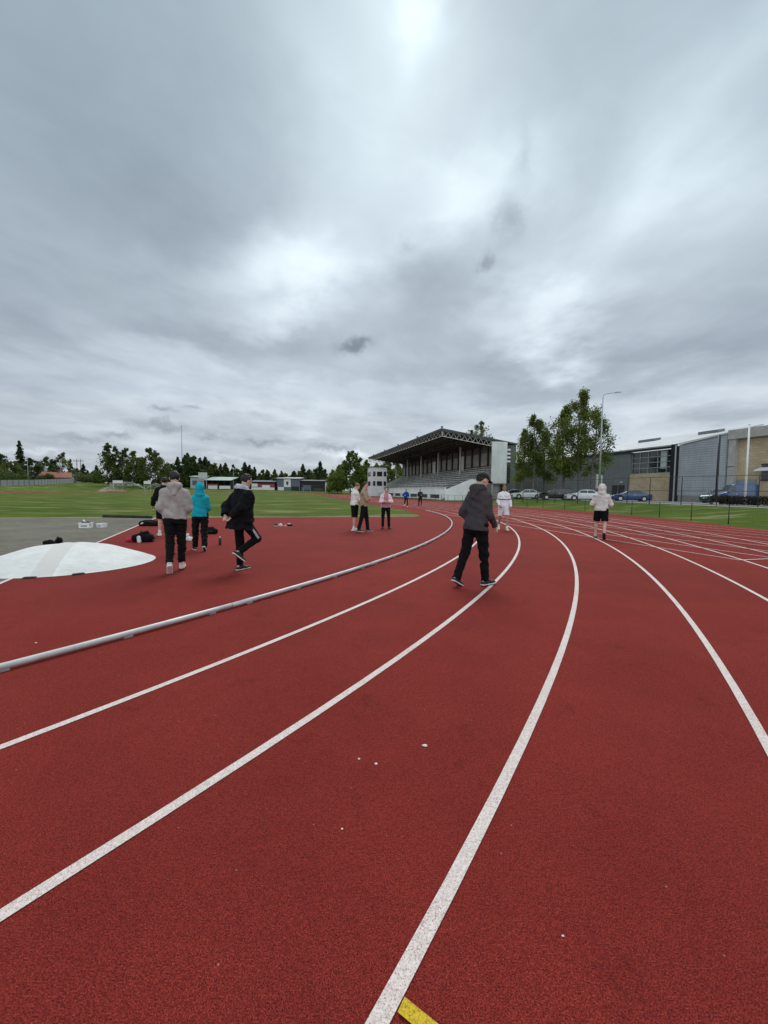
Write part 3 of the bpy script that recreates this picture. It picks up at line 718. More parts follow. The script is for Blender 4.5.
def fence(root, posts, h, post_r, rail_zs, cell, mat, wire_r=.002, wide=None):
    P_ = [Vector((x, y, gz(x, y))) for x, y in posts]
    for p in P_:
        m = MB(); m.tube([(0, 0, -.1), (0, 0, h+.02)], post_r, 8); m.tube([(0, 0, h+.02), (0, 0, h+.03)], [post_r*1.2, post_r*.6], 8)
        o = m.build('post', mat, root, smooth=True); o.location = p-Vector(root.location)
    m = MB()
    for z in rail_zs: m.tube([q+Vector((0, 0, z))-Vector(root.location) for q in P_], post_r*.62, 6)
    m.build('rail', mat, root, smooth=True)
    w = MB(); L0 = Vector(root.location)
    for a, b in zip(P_[:-1], P_[1:]):
        n = max(2, int((b-a).length/cell))
        for i in range(1, n):
            q = a.lerp(b, i/n)-L0; w.tube([q+Vector((0, 0, .06)), q+Vector((0, 0, h-.02))], wire_r, 3, cap=False)
    nz = int(h/(cell*1.6))
    for i in range(nz):
        z = .08+(h-.12)*i/nz; w.tube([q-L0+Vector((0, 0, z)) for q in P_], wire_r, 3, cap=False)
    w.build('wire_mesh', mat, root)
FR = 50.15
posts = []
a0 = -rad(22.5)
for i in range(14): a = a0+i*2.62/FR; posts.append((CB.x+FR*cos(a), CB.y+FR*sin(a)))
posts = [p for p in posts if atan2(p[1]-CB.y, p[0]-CB.x) < TH]
for i in range(1, 34): p = CB+DN*FR+DT*(2.62*i); posts.append((p.x, p.y))
fr_ = thing('track_fence', 'waist high dark green mesh fence round the outside of the track', 'fence', (posts[0][0], posts[0][1], 0))
fence(fr_, posts, .98, .024, (.98,), .14, DKMETAL, .0022)
tall = [(34.6, 21.5), (32.4, 26.5), (30.3, 31.5), (28.9, 33.8), (27.5, 36), (26.2, 38.4), (25, 40), (23.2, 41.4), (21.6, 43.4), (20.2, 46), (19.1, 48.5), (18.2, 51), (17.4, 54), (16.8, 57.5), (16.2, 61)]
tf = thing('boundary_fence', 'tall dark mesh fence along the top of the grass bank by the car park', 'fence', (tall[0][0], tall[0][1], gz(*tall[0])))
fence(tf, tall, 2.6, .038, (2.6, 1.3), .2, DKMETAL, .0028)

# ------------------------------------------------------------------ grandstand (built in the frame of the straight: x = away from the track, y = along it)
gs = thing('grandstand', 'long covered grandstand with grey seating rows and a truss roof', 'grandstand', (0, 0, 0), TH)
SEAT = surf('weathered_seat_boards', (.60, .60, .58), .85, .3, 2.0, stretch=(1, .2, 1)); STEPC = surf('terrace_concrete', (.26, .255, .245), .9, .25, 1.2)
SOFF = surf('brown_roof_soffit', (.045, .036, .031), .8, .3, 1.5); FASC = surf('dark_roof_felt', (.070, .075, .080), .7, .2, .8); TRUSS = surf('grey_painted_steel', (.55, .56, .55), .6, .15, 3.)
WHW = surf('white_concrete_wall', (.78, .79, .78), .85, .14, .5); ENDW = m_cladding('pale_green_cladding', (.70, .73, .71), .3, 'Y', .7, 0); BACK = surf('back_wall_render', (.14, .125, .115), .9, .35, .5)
PANL = surf('frosted_back_glazing', (.30, .28, .265), .5, .4, .9); DKCOL = surf('dark_column', (.055, .052, .050), .7, .2)
t0, t1, nF, nB = 66.0, 131.0, 27.0, 42.0
zF, zB = 12.9, 10.8
def zroof(n): return zF+(zB-zF)*(n-nF)/(nB-nF)
m = MB(); m.hexa([(nF-.15, t0-.15, zF-.42), (nB+.3, t0-.15, zB-.32), (nB+.3, t1+.15, zB-.32), (nF-.15, t1+.15, zF-.42), (nF-.15, t0-.15, zF), (nB+.3, t0-.15, zB), (nB+.3, t1+.15, zB), (nF-.15, t1+.15, zF)])
rf = m.build('roof', FASC, gs)
m = MB(); m.hexa([(nF+.1, t0+.1, zF-1.25), (nB-2, t0+.1, zroof(nB-2)-1.1), (nB-2, t1-.1, zroof(nB-2)-1.1), (nF+.1, t1-.1, zF-1.25), (nF+.1, t0+.1, zF-1.18), (nB-2, t0+.1, zroof(nB-2)-1.03), (nB-2, t1-.1, zroof(nB-2)-1.03), (nF+.1, t1-.1, zF-1.18)]) if False else None
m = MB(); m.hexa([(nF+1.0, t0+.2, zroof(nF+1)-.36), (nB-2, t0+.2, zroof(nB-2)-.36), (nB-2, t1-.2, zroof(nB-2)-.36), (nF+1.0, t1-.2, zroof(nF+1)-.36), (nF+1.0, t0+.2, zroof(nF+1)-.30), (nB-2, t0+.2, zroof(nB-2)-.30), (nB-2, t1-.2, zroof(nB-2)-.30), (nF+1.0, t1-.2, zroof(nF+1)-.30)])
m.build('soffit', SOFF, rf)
# trusses: along the near end, the far end, the front edge; frames across in between
def truss(pa, pb, depth, npan, r=.075, name='truss', mat=TRUSS):
    a, b = Vector(pa), Vector(pb); m = MB(); dn = Vector((0, 0, -depth))
    m.tube([a, b], r, 6); m.tube([a+dn, b+dn], r*1.15, 6)
    for i in range(npan):
        p = a.lerp(b, i/npan); q = a.lerp(b, (i+.5)/npan); e = a.lerp(b, (i+1)/npan)
        m.tube([p, q+dn], r*.75, 5); m.tube([q+dn, e], r*.75, 5)
    m.tube([a, a+dn], r, 5); m.tube([b, b+dn], r, 5)
    return m.build(name, mat, gs)
for t in (t0+.15, t1-.15): truss((nF+.2, t, zF-.46), (nB-5, t, zroof(nB-5)-.42), .95, 9, .055)
truss((nF+.15, t0+.3, zF-.48), (nF+.15, t1-.3, zF-.48), .9, 34, .05)
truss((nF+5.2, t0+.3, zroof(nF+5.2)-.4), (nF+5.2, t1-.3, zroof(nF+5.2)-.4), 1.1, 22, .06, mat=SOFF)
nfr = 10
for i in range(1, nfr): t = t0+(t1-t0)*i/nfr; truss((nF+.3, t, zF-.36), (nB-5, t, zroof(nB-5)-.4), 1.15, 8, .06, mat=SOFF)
for i in range(24):
    n = nF+1.2+i*.5
    if i % 3 == 0:
        m = MB(); m.box(n, n+.12, t0+.25, t1-.25, zroof(n)-.52, zroof(n)-.37); m.build('purlin', SOFF, rf)
# seating
rows = 9; nS, nE, zS, zE = 29.2, 38.6, 2.15, 6.1
m = MB(); prof = [(nS, 1.2)]
for i in range(rows):
    n = nS+(nE-nS)*i/rows; z = zS+(zE-zS)*i/(rows-1) if rows > 1 else zS; prof += [(n, z), (n+(nE-nS)/rows, z)]
prof += [(nE, 1.2)]
m.rings([[(n, t0+.6, z) for n, z in prof], [(n, t1-.5, z) for n, z in prof]]); m.build('terrace', STEPC, gs)
for i in range(rows):
    n = nS+(nE-nS)*i/rows; z = zS+(zE-zS)*i/(rows-1); m = MB()
    for j in range(4):
        a, b = t0+.9+(t1-t0-2)*j/4, t0+.9+(t1-t0-2)*(j+1)/4-1.1
        m.box(n+.22, n+.70, a, b, z+.26, z+.34)
        for q in range(5): tq = a+.4+(b-a-.8)*q/4; m.box(n+.42, n+.5, tq-.03, tq+.03, z-.01, z+.26)
    m.build('bench_row', SEAT, gs)
m = MB(); m.box(28.0, 28.2, t0+.4, t1-.4, 0, 2.2); m.box(27.9, 28.3, t0+.4, t1-.4, 2.2, 2.32); m.build('front_wall', WHW, gs)
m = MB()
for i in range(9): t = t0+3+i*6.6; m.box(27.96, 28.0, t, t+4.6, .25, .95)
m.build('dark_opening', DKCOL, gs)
m = MB(); m.box(28.2, nS, t0+.5, t1-.5, 1.7, 2.05); m.build('walkway', STEPC, gs)
m = MB(); m.tube([(28.1, t0+.5, 3.1), (28.1, t1-.5, 3.1)], .03, 6); m.tube([(28.1, t0+.5, 2.75), (28.1, t1-.5, 2.75)], .02, 6)
for i in range(27): t = t0+.5+(t1-t0-1)*i/26; m.tube([(28.1, t, 2.3), (28.1, t, 3.1)], .025, 6)
m.build('handrail', TRUSS, gs)
# back wall with glazing between the columns
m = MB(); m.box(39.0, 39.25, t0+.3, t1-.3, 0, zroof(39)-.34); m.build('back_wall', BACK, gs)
nb = 18
for i in range(nb):
    a = t0+1.2+(t1-t0-2.4)*i/nb; b = a+(t1-t0-2.4)/nb
    if i in (4, 9): h0, h1, mm = 6.3, 9.6, surf('bright_doorway', (.62, .63, .62), .5, .1)
    else: h0, h1, mm = 6.9, 9.4, PANL
    m = MB(); m.box(38.93, 38.98, a+.55, b-.55, h0, h1); m.build('back_panel', mm, gs)
    m = MB(); m.box(38.7, 38.97, a-.14, a+.14, 6.1, zroof(38.8)-.36); m.build('pilaster', DKCOL, gs)
for i in range(5):
    t = t0+11.4+i*12.6; m = MB(); m.cbox(35.85, 36.15, t-.15, t+.15, 4.8, zroof(36)-.36, .03); m.build('column', TRUSS, gs)
# near end: tall pale wall, stair tower with louvres behind, side stair with white parapets in front
m = MB(); m.box(37.0, 40.1, t0-.25, t0+.05, 3.3, zroof(38.5)-.34+.0); m.build('end_wall', ENDW, gs)
m = MB(); m.box(36.98, 40.12, t0-.3, t0+.0, 3.05, 3.29); m.box(37.1, 37.4, t0-.2, t0+.1, 0, 3.04); m.box(39.7, 40.0, t0-.2, t0+.1, 0, 3.04); m.build('end_wall_beam', CONC, gs)
m = MB(); m.box(37.4, 39.0, t0+.4, t0+.6, 0, 6.0); m.build('lower_end_wall', surf('end_render', (.36, .36, .35), .9, .15, .8), gs)
m = MB(); m.box(40.15, 42.2, t0+.1, t0+6, 0, zroof(42.2)-.36); tw_ = m.build('stair_tower', surf('grey_green_render', (.115, .135, .125), .85, .2, .7), gs)
m = MB(); m.box(40.2, 41.0, t0+.02, t0+.09, 3.2, zroof(41)-.5); m.build('window_strip', surf('dark_glazing', (.03, .032, .035), .2, .2), tw_)
for i in range(4): m = MB(); m.box(40.25, 40.95, t0-.04, t0+.018, 7.2+i*.72, 7.56+i*.72); m.build('louvre', WHITEP, tw_)
def stair(ta, tb, ground_n, top_n, top_z, name):
    m = MB(); k = 14
    for i in range(k):
        n = ground_n+(top_n-ground_n)*i/k; m.box(n, top_n, ta+.2, tb-.2, top_z*i/k, top_z*(i+1)/k-.001 if i < k-1 else top_z)
    st_ = m.build(name, STEPC, gs)
    for t in (ta, tb-.18):
        m = MB(); pf = [(ground_n-.3, 0), (top_n, 0), (top_n, top_z+1.0), (top_n-.6, top_z+1.0), (ground_n+1.2, 2.0), (ground_n-.3, 1.75)]
        m.rings([[(n, t, z) for n, z in pf], [(n, t+.18, z) for n, z in pf]]); m.build('stair_parapet', WHW, st_)
        m = MB(); m.tube([(ground_n-.2, t+.09, 2.25), (ground_n+1.2, t+.09, 2.5), (top_n-.6, t+.09, top_z+1.5), (top_n, t+.09, top_z+1.5)], .035, 6); m.build('handrail', DKCOL, st_)
stair(t0-2.4, t0+.35, 27.2, 33.6, 2.9, 'side_stair')
m = MB()
for i, tt_ in enumerate((t0+.3, t0+14, t0+29, t0+43, t0+58)):
    m = MB(); m.tube([(nF+.15, tt_, zF), (nF+.15, tt_, zF+.2)], .04, 6); m.cbox(nF-.05, nF+.3, tt_-.16, tt_+.16, zF+.16, zF+.4, .04); m.build('floodlight', DKMETAL, gs)

# finish tower
ft = thing('finish_tower', 'small white three storey tower with dark windows at the far end of the grandstand', 'tower', NTW(24.9, 109), TH)
m = MB(); m.box(-2.2, 2.4, -2.2, 2.2, 0, 8.1); m.build('wall', surf('white_render', (.70, .71, .71), .85, .08, .6), ft)
m = MB(); m.box(-2.4, 2.6, -2.4, 2.4, 8.1, 8.3); m.build('roof', FASC, ft)
for z in (2.9, 5.6):
    for q in (-1.9, -.75, .4): m = MB(); m.box(-2.26, -2.19, q, q+.95, z, z+1.25); m.build('window', GLASS, ft)
    for q in (-1.6, -.45, .3, 1.5): m = MB(); m.box(q, q+.72, -2.26, -2.19, z, z+1.3); m.build('window', GLASS, ft)

# ------------------------------------------------------------------ sports hall behind the car park
GR = .556
hall = thing('sports_hall', 'long grey clad sports hall with a sloping pale roof and a big window', 'hall', (0, 0, 0), TH)
HN = 52.0
CLD = m_cladding('blue_grey_cladding', (.39, .415, .45), .30, 'Z', .42, .15); CLG = m_cladding('dark_grey_cladding', (.20, .21, .213), .6, 'Y', .5, .1); PLN = surf('concrete_plinth', (.27, .26, .24), .9, .2, 1.)
YB = m_brick('yellow_brick', (.58, .46, .30), (.49, .38, .24), (.30, .26, .20), 1.0, .6, .3); ROOFM = m_cladding('pale_sheet_roof', (.40, .42, .43), .6, 'Y', .5, .2); DKF = surf('black_steel_trim', (.015, .017, .022), .4, .2)
m = MB(); m.box(HN, HN+26, 49.9, 118, GR-.3, 7.95); m.build('wall', CLG, hall)
m = MB(); m.box(HN-.06, HN+.0, 50.0, 118, GR, 1.25); m.build('plinth', PLN, hall)
m = MB(); m.box(HN, HN+26, 42.7, 49.9, GR-.3, 4.55); m.build('brick_wall', YB, hall)
# big window above the brick
win = MB(); win.box(HN+.35, HN+.4, 42.75, 49.85, 4.55, 7.9); wo = win.build('window', surf('dark_hall_glass', (.016, .022, .026), .05, .35, .3, spec=.9), hall)
fm = MB()
for z in (4.56, 5.35, 6.15, 6.95, 7.8): fm.box(HN+.2, HN+.34, 42.75, 49.85, z, z+.085)
for t in (42.75, 44.1, 45.5, 47.0, 48.4, 49.76): fm.box(HN+.24, HN+.33, t, t+.085, 4.56, 7.88)
fm.build('frame', surf('grey_aluminium', (.42, .44, .45), .4, .1, metal=.4), wo)
bl = MB(); bl.box(HN+.30, HN+.345, 44.2, 45.1, 5.2, 7.8); bl.build('blind', surf('pale_blind', (.50, .56, .56), .7, .1), wo)
m = MB(); m.box(HN-.35, HN+.02, 42.6, 118, 7.95, 8.25); m.build('eave', DKF, hall)
m = MB(); m.hexa([(HN-.4, 42.6, 8.252), (HN+16, 42.6, 11.9), (HN+16, 118.2, 11.9), (HN-.4, 118.2, 8.252), (HN-.4, 42.6, 8.40), (HN+16, 42.6, 12.05), (HN+16, 118.2, 12.05), (HN-.4, 118.2, 8.40)])
rf = m.build('roof', ROOFM, hall)
for t, tl in ((45.3, 2.9), (55.7, 3.3)):
    m = MB(); n = HN+11; z = 8.4+3.65*11.4/16.4; m.hexa([(n, t, z-.1), (n+1.4, t, z+.2), (n+1.4, t+tl, z+.2), (n, t+tl, z-.1), (n, t, z+.45), (n+1.4, t, z+.7), (n+1.4, t+tl, z+.7), (n, t+tl, z+.45)]); m.build('skylight', surf('skylight_grey', (.17, .18, .19), .5, .1), rf)
# projecting blue-grey volume with a rising top edge
m = MB(); m.hexa([(HN-.5, 35.96, GR+.85), (HN+20, 35.96, GR+.85), (HN+20, 41.75, GR+.85), (HN-.5, 41.75, GR+.85), (HN-.5, 35.96, 8.85), (HN+20, 35.96, 12.6), (HN+20, 41.75, 12.0), (HN-.5, 41.75, 8.15)]); pv = m.build('panel_wall', CLD, hall)
m = MB(); m.box(HN-.45, HN+19, 36.0, 41.7, GR-.3, GR+.85); m.build('plinth', PLN, hall)
m = MB(); m.hexa([(HN-.62, 35.94, 8.852), (HN+20, 35.94, 12.62), (HN+20, 41.8, 12.02), (HN-.62, 41.8, 8.152), (HN-.62, 35.94, 8.95), (HN+20, 35.94, 12.7), (HN+20, 41.8, 12.1), (HN-.62, 41.8, 8.25)]); m.build('roof_trim', ROOFM, hall)
m = MB(); m.box(HN-.55, HN+.0, 42.42, 42.9, GR-.2, 8.4); m.build('black_pier', DKF, hall)
m = MB(); m.tube([(HN-.45, 42.27, GR), (HN-.45, 42.27, 8.2)], .12, 8); m.build('downpipe', surf('pipe_grey', (.36, .38, .40), .5, .1), hall)
m = MB(); m.box(HN-.5, HN+.2, 41.76, 42.14, GR, 8.1); m.build('black_strip', DKF, hall)
m = MB(); m.box(HN-.05, HN+.01, 50.8, 53.2, GR, 2.9); dr = m.build('door', surf('dark_door', (.03, .033, .036), .5, .15), hall)
m = MB(); m.box(HN-.08, HN-.052, 51.97, 52.03, GR+.05, 2.85); m.box(HN-.11, HN-.082, 52.1, 52.16, GR+1.0, GR+1.3); m.build('handle', CHROME, dr)
m = MB(); m.cbox(HN-.2, HN-.0, 51.2, 51.5, 3.3, 3.5, .02); m.build('wall_lamp', surf('lamp_glass', (.7, .7, .66), .3, .05), hall)

brb = thing('brick_building', 'yellow brick building with concrete frame beside the grey hall', 'building', (0, 0, 0), TH)
m = MB(); m.box(HN+.3, HN+20, 8, 35.6, GR-.3, 8.18); m.build('wall', YB, brb)
for ta, tb in ((35.1, 35.85), (21, 21.7)): m = MB(); m.box(HN-.3, HN+.28, ta, tb, GR-.3, 8.2); m.build('concrete_pier', CONC, brb)
m = MB(); m.box(HN-.45, HN+20, 7.9, 35.9, 8.2, 9.3); m.build('concrete_beam', CONC, brb)
m = MB(); m.box(HN-.34, HN-.302, 35.1, 35.85, 4.9, 4.96); m.build('joint', DKF, brb)
m = MB(); m.box(HN+.22, HN+.29, 33.1, 35.0, GR-.2, 3.4); m.build('garage_door', surf('grey_blue_door', (.26, .29, .33), .6, .1), brb)
for t in (30.4, 27.4, 24.4):
    m = MB(); m.box(HN+.2, HN+.29, t, t+2.2, 3.3, 5.0); w = m.build('window', GLASS, brb); m = MB(); m.box(HN+.14, HN+.198, t-.06, t+2.26, 3.2, 3.3); m.box(HN+.14, HN+.198, t-.06, t+2.26, 5.0, 5.1); m.box(HN+.14, HN+.198, t+1.05, t+1.15, 3.3, 5.0); m.build('frame', DKF, w)
    m = MB(); m.hexa([(HN-.9, t-.1, 4.25), (HN+.13, t-.1, 4.6), (HN+.13, t+2.3, 4.6), (HN-.9, t+2.3, 4.25), (HN-.9, t-.1, 4.35), (HN+.13, t-.1, 4.7), (HN+.13, t+2.3, 4.7), (HN-.9, t+2.3, 4.35)]); m.build('canopy', WHITEP, brb)

# poles by the car park
p = Vector((at_d(599, 42.5), 42.5, 0)); p.z = gz(p.x, p.y)
lp = thing('street_lamp', 'tall grey street lamp with one arm beside the birch trees', 'street lamp', p, 0)
m = MB(); m.tube([(0, 0, -.1), (0, 0, .9)], .12, 10); m.tube([(0, 0, .9), (0, 0, 11.6)], [.10, .055], 10); m.build('pole', GALV, lp, smooth=True)
m = MB(); m.tube([(0, 0, 11.5), (.12, 0, 11.72), (.9, .0, 11.86), (1.5, 0, 11.9)], [.045, .04, .035, .032], 8); m.build('arm', GALV, lp, smooth=True)
m = MB(); m.rings([[(1.35, -.12, 11.86), (1.95, -.09, 11.93), (1.95, .09, 11.93), (1.35, .12, 11.86)], [(1.35, -.1, 11.97), (1.9, -.06, 12.0), (1.9, .06, 12.0), (1.35, .1, 11.97)]]); m.build('lamp_head', GALV, lp)
m = MB(); m.cbox(-.35, -.15, -.1, .1, 1.6, 3.1, .03); m.cbox(.14, .30, -.08, .08, 1.7, 3.0, .03); m.build('meter_box', surf('meter_box_grey', (.40, .42, .42), .5, .1), lp)
p = Vector((at_d(745.5, 40.5), 40.5, GR))
fp = thing('flagpole', 'bare white flagpole standing at the hedge by the blue van', 'flagpole', p)
m = MB(); m.tube([(0, 0, -.1), (0, 0, 8.2)], [.12, .07], 10); m.build('pole', WHITEP, fp, smooth=True); m = MB(); m.ball((0, 0, 8.26), .1); m.build('finial', WHITEP, fp)
m = MB(); m.tube([(0, 0, 0), (0, 0, .5)], [.2, .18], 10); m.build('base', GALV, fp); m = MB(); m.tube([(.13, 0, 1.1), (.095, 0, 8.0)], .006, 4); m.build('halyard', WHITEP, fp)
p = Vector((at_d(716.5, 36.5), 36.5, 0)); p.z = gz(p.x, p.y)
dp = thing('net_post', 'thick dark post taller than the fence in front of the grey hall', 'post', p)
m = MB(); m.tube([(0, 0, -.1), (0, 0, 6.55)], .10, 10); m.build('pole', DKF, dp, smooth=True); m = MB(); m.cbox(-.16, .16, -.16, .16, 0, .25, .03); m.build('base', CONC, dp)

# ------------------------------------------------------------------ trees
def leaf_quads(C, size, rng, droop=.0):
    """one small bent-free leaf spray per centre, turned at random"""
    n = len(C); a = rng.normal(size=(n, 3)); a /= np.linalg.norm(a, axis=1)[:, None]; a[:, 2] -= droop; a /= np.linalg.norm(a, axis=1)[:, None]
    b = np.cross(a, rng.normal(size=(n, 3))); b /= np.linalg.norm(b, axis=1)[:, None]; s_ = size*rng.uniform(.6, 1.4, n)[:, None]
    V = np.stack([C-a*s_, C+b*s_*.55, C+a*s_, C-b*s_*.55], 1).reshape(-1, 3); Fq = np.arange(4*n).reshape(n, 4); return V, Fq
BIRCH_L = m_leaf('birch_leaves', (.085, .122, .026), (.165, .210, .048)); BROAD_L = m_leaf('broadleaf', (.060, .088, .026), (.115, .150, .044)); SPR_L = m_leaf('spruce_needles', (.036, .060, .026), (.075, .106, .042)); PALE_L = m_leaf('pale_willow_leaves', (.08, .11, .035), (.14, .17, .06))
BIRCH_B = m_bark('birch_bark', (.16, .15, .135), True); DARK_B = m_bark('dark_bark', (.050, .040, .032))
def broad_tree(label, loc, H, wid, seed, n_leaf=5000, leaf=.16, bare=.22, lmat=None, bmat=None, name='birch_tree', group=None, droop=.5, lean=0.0, gaps=.5, cat='tree', narrow=1.0, tr=None):
    r = np.random.default_rng(seed); root = thing(name, label, cat, loc, 0, group)
    m = MB(); tp = []; rr = []; tr = tr or H*.011+.04
    for i in range(9):
        u = i/8; tp.append((lean*H*u*u+.012*H*sin(u*5+seed), .012*H*sin(u*4+seed*2), H*.96*u)); rr.append(tr*(1-u)**.8+.012)
    m.tube(tp, rr, 8); tps = np.array(tp); tipC = []
    nl = int(22+H)
    for i in range(nl):
        u = bare+(.96-bare)*(i+r.uniform(0, .8))/nl; p = np.array([np.interp(u, np.linspace(0, 1, 9), tps[:, q]) for q in range(3)])
        prof = sin(min(1, (u-bare)/(1-bare)*1.05+.12)**narrow*pi*.94)**.75*(1-.25*u); L = wid*prof*r.uniform(.45, 1.15); a = r.uniform(0, 2*pi)+i*2.4
        up = r.uniform(.35, 1.0)*(1-u*.2)
        q1 = p+np.array([cos(a)*L*.5, sin(a)*L*.5, L*.5*up]); q2 = p+np.array([cos(a)*L*.95, sin(a)*L*.95, L*.75*up-.1*L*droop]); q3 = q2+np.array([cos(a)*L*.25, sin(a)*L*.25, -L*.32*droop])
        m.tube([p, q1, q2, q3], [max(.015, tr*.3*(1-u)), max(.012, tr*.2*(1-u)), .010, .006], 5, cap=False)
        for k in range(4):
            t = r.uniform(.25, 1.0); c = q1*(1-t)+q2*t if t < .8 else q2*.4+q3*.6; tipC.append((c+r.normal(size=3)*L*.17, .16*L+.25, 1.0))
        tipC.append((q3, .14*L+.22, 1.2)); 
    cs = np.array([c for c, _, _ in tipC]); sg = np.array([s_ for _, s_, _ in tipC]); w = r.uniform(.15, 1, len(cs))**1.2*np.where(r.random(len(cs)) < gaps*.35, .12, 1); w /= w.sum()
    pick = r.choice(len(cs), n_leaf, p=w); off = r.normal(size=(n_leaf, 3))*np.array([.62, .62, .75])*sg[pick][:, None]; off[:, 2] -= np.abs(r.normal(size=n_leaf))*droop*sg[pick]*.9
    C = cs[pick]+off; C = C[C[:, 2] > H*bare*.62]; V, Fq = leaf_quads(C, leaf, r, droop*.5)
    m.build('trunk', bmat or BIRCH_B, root, smooth=True); np_mesh('crown', V, Fq, lmat or BIRCH_L, root)
    return root
def spruce(label, loc, H, wid, seed, n=2600, leaf=.42, group=None, lmat=None, name='spruce_tree', power=.85):
    r = np.random.default_rng(seed); root = thing(name, label, 'tree', loc, 0, group); m = MB()
    m.tube([(0, 0, 0), (0, 0, H*.5), (0, 0, H*.985)], [H*.012+.05, H*.008+.03, .015], 7); m.build('trunk', DARK_B, root, smooth=True)
    C = []; nb_ = int(H*7)
    for i in range(nb_):
        u = .07+.91*(i/nb_); L = wid*(1-u)**power*r.uniform(.62, 1.12)+.10; a = r.uniform(0, 2*pi); k = max(3, int(n/nb_*(1.6-u*1.25)))
        t = r.uniform(0.05, 1, k)**.7; sp = .10*L+.10
        C.append(np.stack([cos(a)*t*L+r.normal(size=k)*sp*t, sin(a)*t*L+r.normal(size=k)*sp*t, H*u-t*L*.30+.10*L*t*t+r.normal(size=k)*.14], 1))
    C.append(np.array([[0, 0, H*.97], [0, 0, H*.99], [.05, 0, H*.95]])); C = np.concatenate(C); V, Fq = leaf_quads(C, leaf, r, .35); np_mesh('crown', V, Fq, lmat or SPR_L, root)
    return root
def far_xy(px, Y): x = at_d(px, Y); return Vector((x, Y, gz(x, Y)-.05))
def top_h(px, py, Y, z0):
    v = ray(px, py); return EYE+v.z/v.y*Y-z0

# the row of birches at the car park
for i, (px, py, Y, wd, nl, lab) in enumerate([
        (522, 426, 62, 2.0, 5600, 'smaller birch next to the grandstand end, in the row by the car park'), (533, 408, 60, 2.6, 8500, 'slim birch with a pointed top, second from the grandstand'),
        (543, 428, 63, 2.3, 5500, 'low birch between the two taller groups of birches'), (562, 400, 57, 2.9, 9000, 'birch with two upper shoots left of the tallest birch'),
        (578, 383, 55, 3.2, 11500, 'tallest birch of the row, behind the white car'), (593, 406, 54, 2.5, 4600, 'thin loose birch just beside the street lamp')]):
    p = far_xy(px, Y); p.z = GR
    broad_tree(lab, p, top_h(px, py, Y, GR), wd, 300+i, int(nl*.88), .13, .27, gaps=1.2, group='birches by the car park', droop=.8)
p = far_xy(480, 128); broad_tree('pale birch top showing behind the grandstand roof', p, top_h(482, 415, 128, p.z), 5.0, 320, 2600, .27, .3, PALE_L, gaps=1.6)
p = far_xy(472, 124); broad_tree('thin lower birch behind the grandstand roof, left of the taller one', p, top_h(472, 424, 124, p.z), 3.4, 321, 1700, .27, .3, PALE_L, gaps=1.6)

# big trees beside the finish tower and behind the stand
g = 'leafy trees beyond the far end of the grandstand'
for i, (px, py, Y, wd) in enumerate([(341, 464, 165, 4.5), (350, 449, 160, 6.0), (359, 456, 158, 4.5), (366, 459, 172, 4.5), (333, 470, 175, 4.), (377, 462, 190, 6.), (388, 460, 185, 6.), (397, 462, 195, 6.)]):
    p = far_xy(px, Y); broad_tree('tall leafy birch left of the white finish tower' if i < 5 else 'leafy tree seen between the finish tower and grandstand roof', p, top_h(px, py, Y, p.z), wd, 340+i, 2600, .52, .04, group=g if i < 5 else 'trees behind the finish tower', name='birch_tree', droop=.3, gaps=.4, narrow=.8)

# tall loose birches and willows on the left
for i, (px, py, Y, wd, mt) in enumerate([(108, 441, 180, 4.2, BROAD_L), (116, 444, 182, 4.6, BROAD_L), (125, 446, 184, 4.6, BROAD_L), (134, 449, 180, 4.4, BROAD_L), (150, 445, 178, 5.4, BROAD_L), (158, 449, 182, 4.6, BROAD_L), (142, 455, 186, 4., BROAD_L), (166, 462, 190, 4., BROAD_L)]):
    p = far_xy(px, Y); broad_tree(['tall thin crowned birch at the left end of the birch group', 'tall airy birch in the middle of the birch group behind the sprinkler'][0 if i == 0 else 1], p, top_h(px, py, Y, p.z), wd, 360+i, 2300, .42, .06, mt, name='birch_tree', group='loose birches behind the sprinkler' if i else None, gaps=1.3, droop=.5)
# trees behind the left fence
p = far_xy(21, 190); spruce('tall pointed spruce standing above the left fence', p, top_h(21, 440, 190, p.z), 4.4, 380, 4200, .42)
for i, (px, py, Y, wd, kind, lab) in enumerate([(2, 452, 178, 5.5, 0, 'dark tree at the left end of the fence'), (11, 462, 170, 6., 0, 'bushy tree at the foot of the pointed spruce'), (32, 457, 188, 5.5, 0, 'round dark tree right of the pointed spruce'), (46, 456, 225, 6., 0, 'dark leafy tree behind the red roofed house'), (54, 458, 228, 5.5, 0, 'smaller dark tree behind the red roofed house'),
        (63, 451, 228, 6., 1, 'thin airy birch above the right end of the red roof'), (71, 459, 235, 3.6, 2, 'narrow dark spruce right of the red roofed house'), (84, 464, 260, 4.5, 2, 'distant spruce above the rounded green bush'), (97, 465, 265, 4., 2, 'distant spruce left of the birch group'), (77, 468, 250, 4., 0, 'distant low tree beside the mast frame')]):
    p = far_xy(px, Y); H = top_h(px, py, Y, p.z)
    if kind == 2: spruce(lab, p, H, wd, 400+i, 1800, .5)
    else: broad_tree(lab, p, H, wd, 400+i, 2600 if kind == 0 else 1700, .42, .04, SPR_L if kind == 0 and i % 2 == 0 else BROAD_L, DARK_B, name='leafy_tree', gaps=.3 if kind == 0 else 1.3, droop=.3)
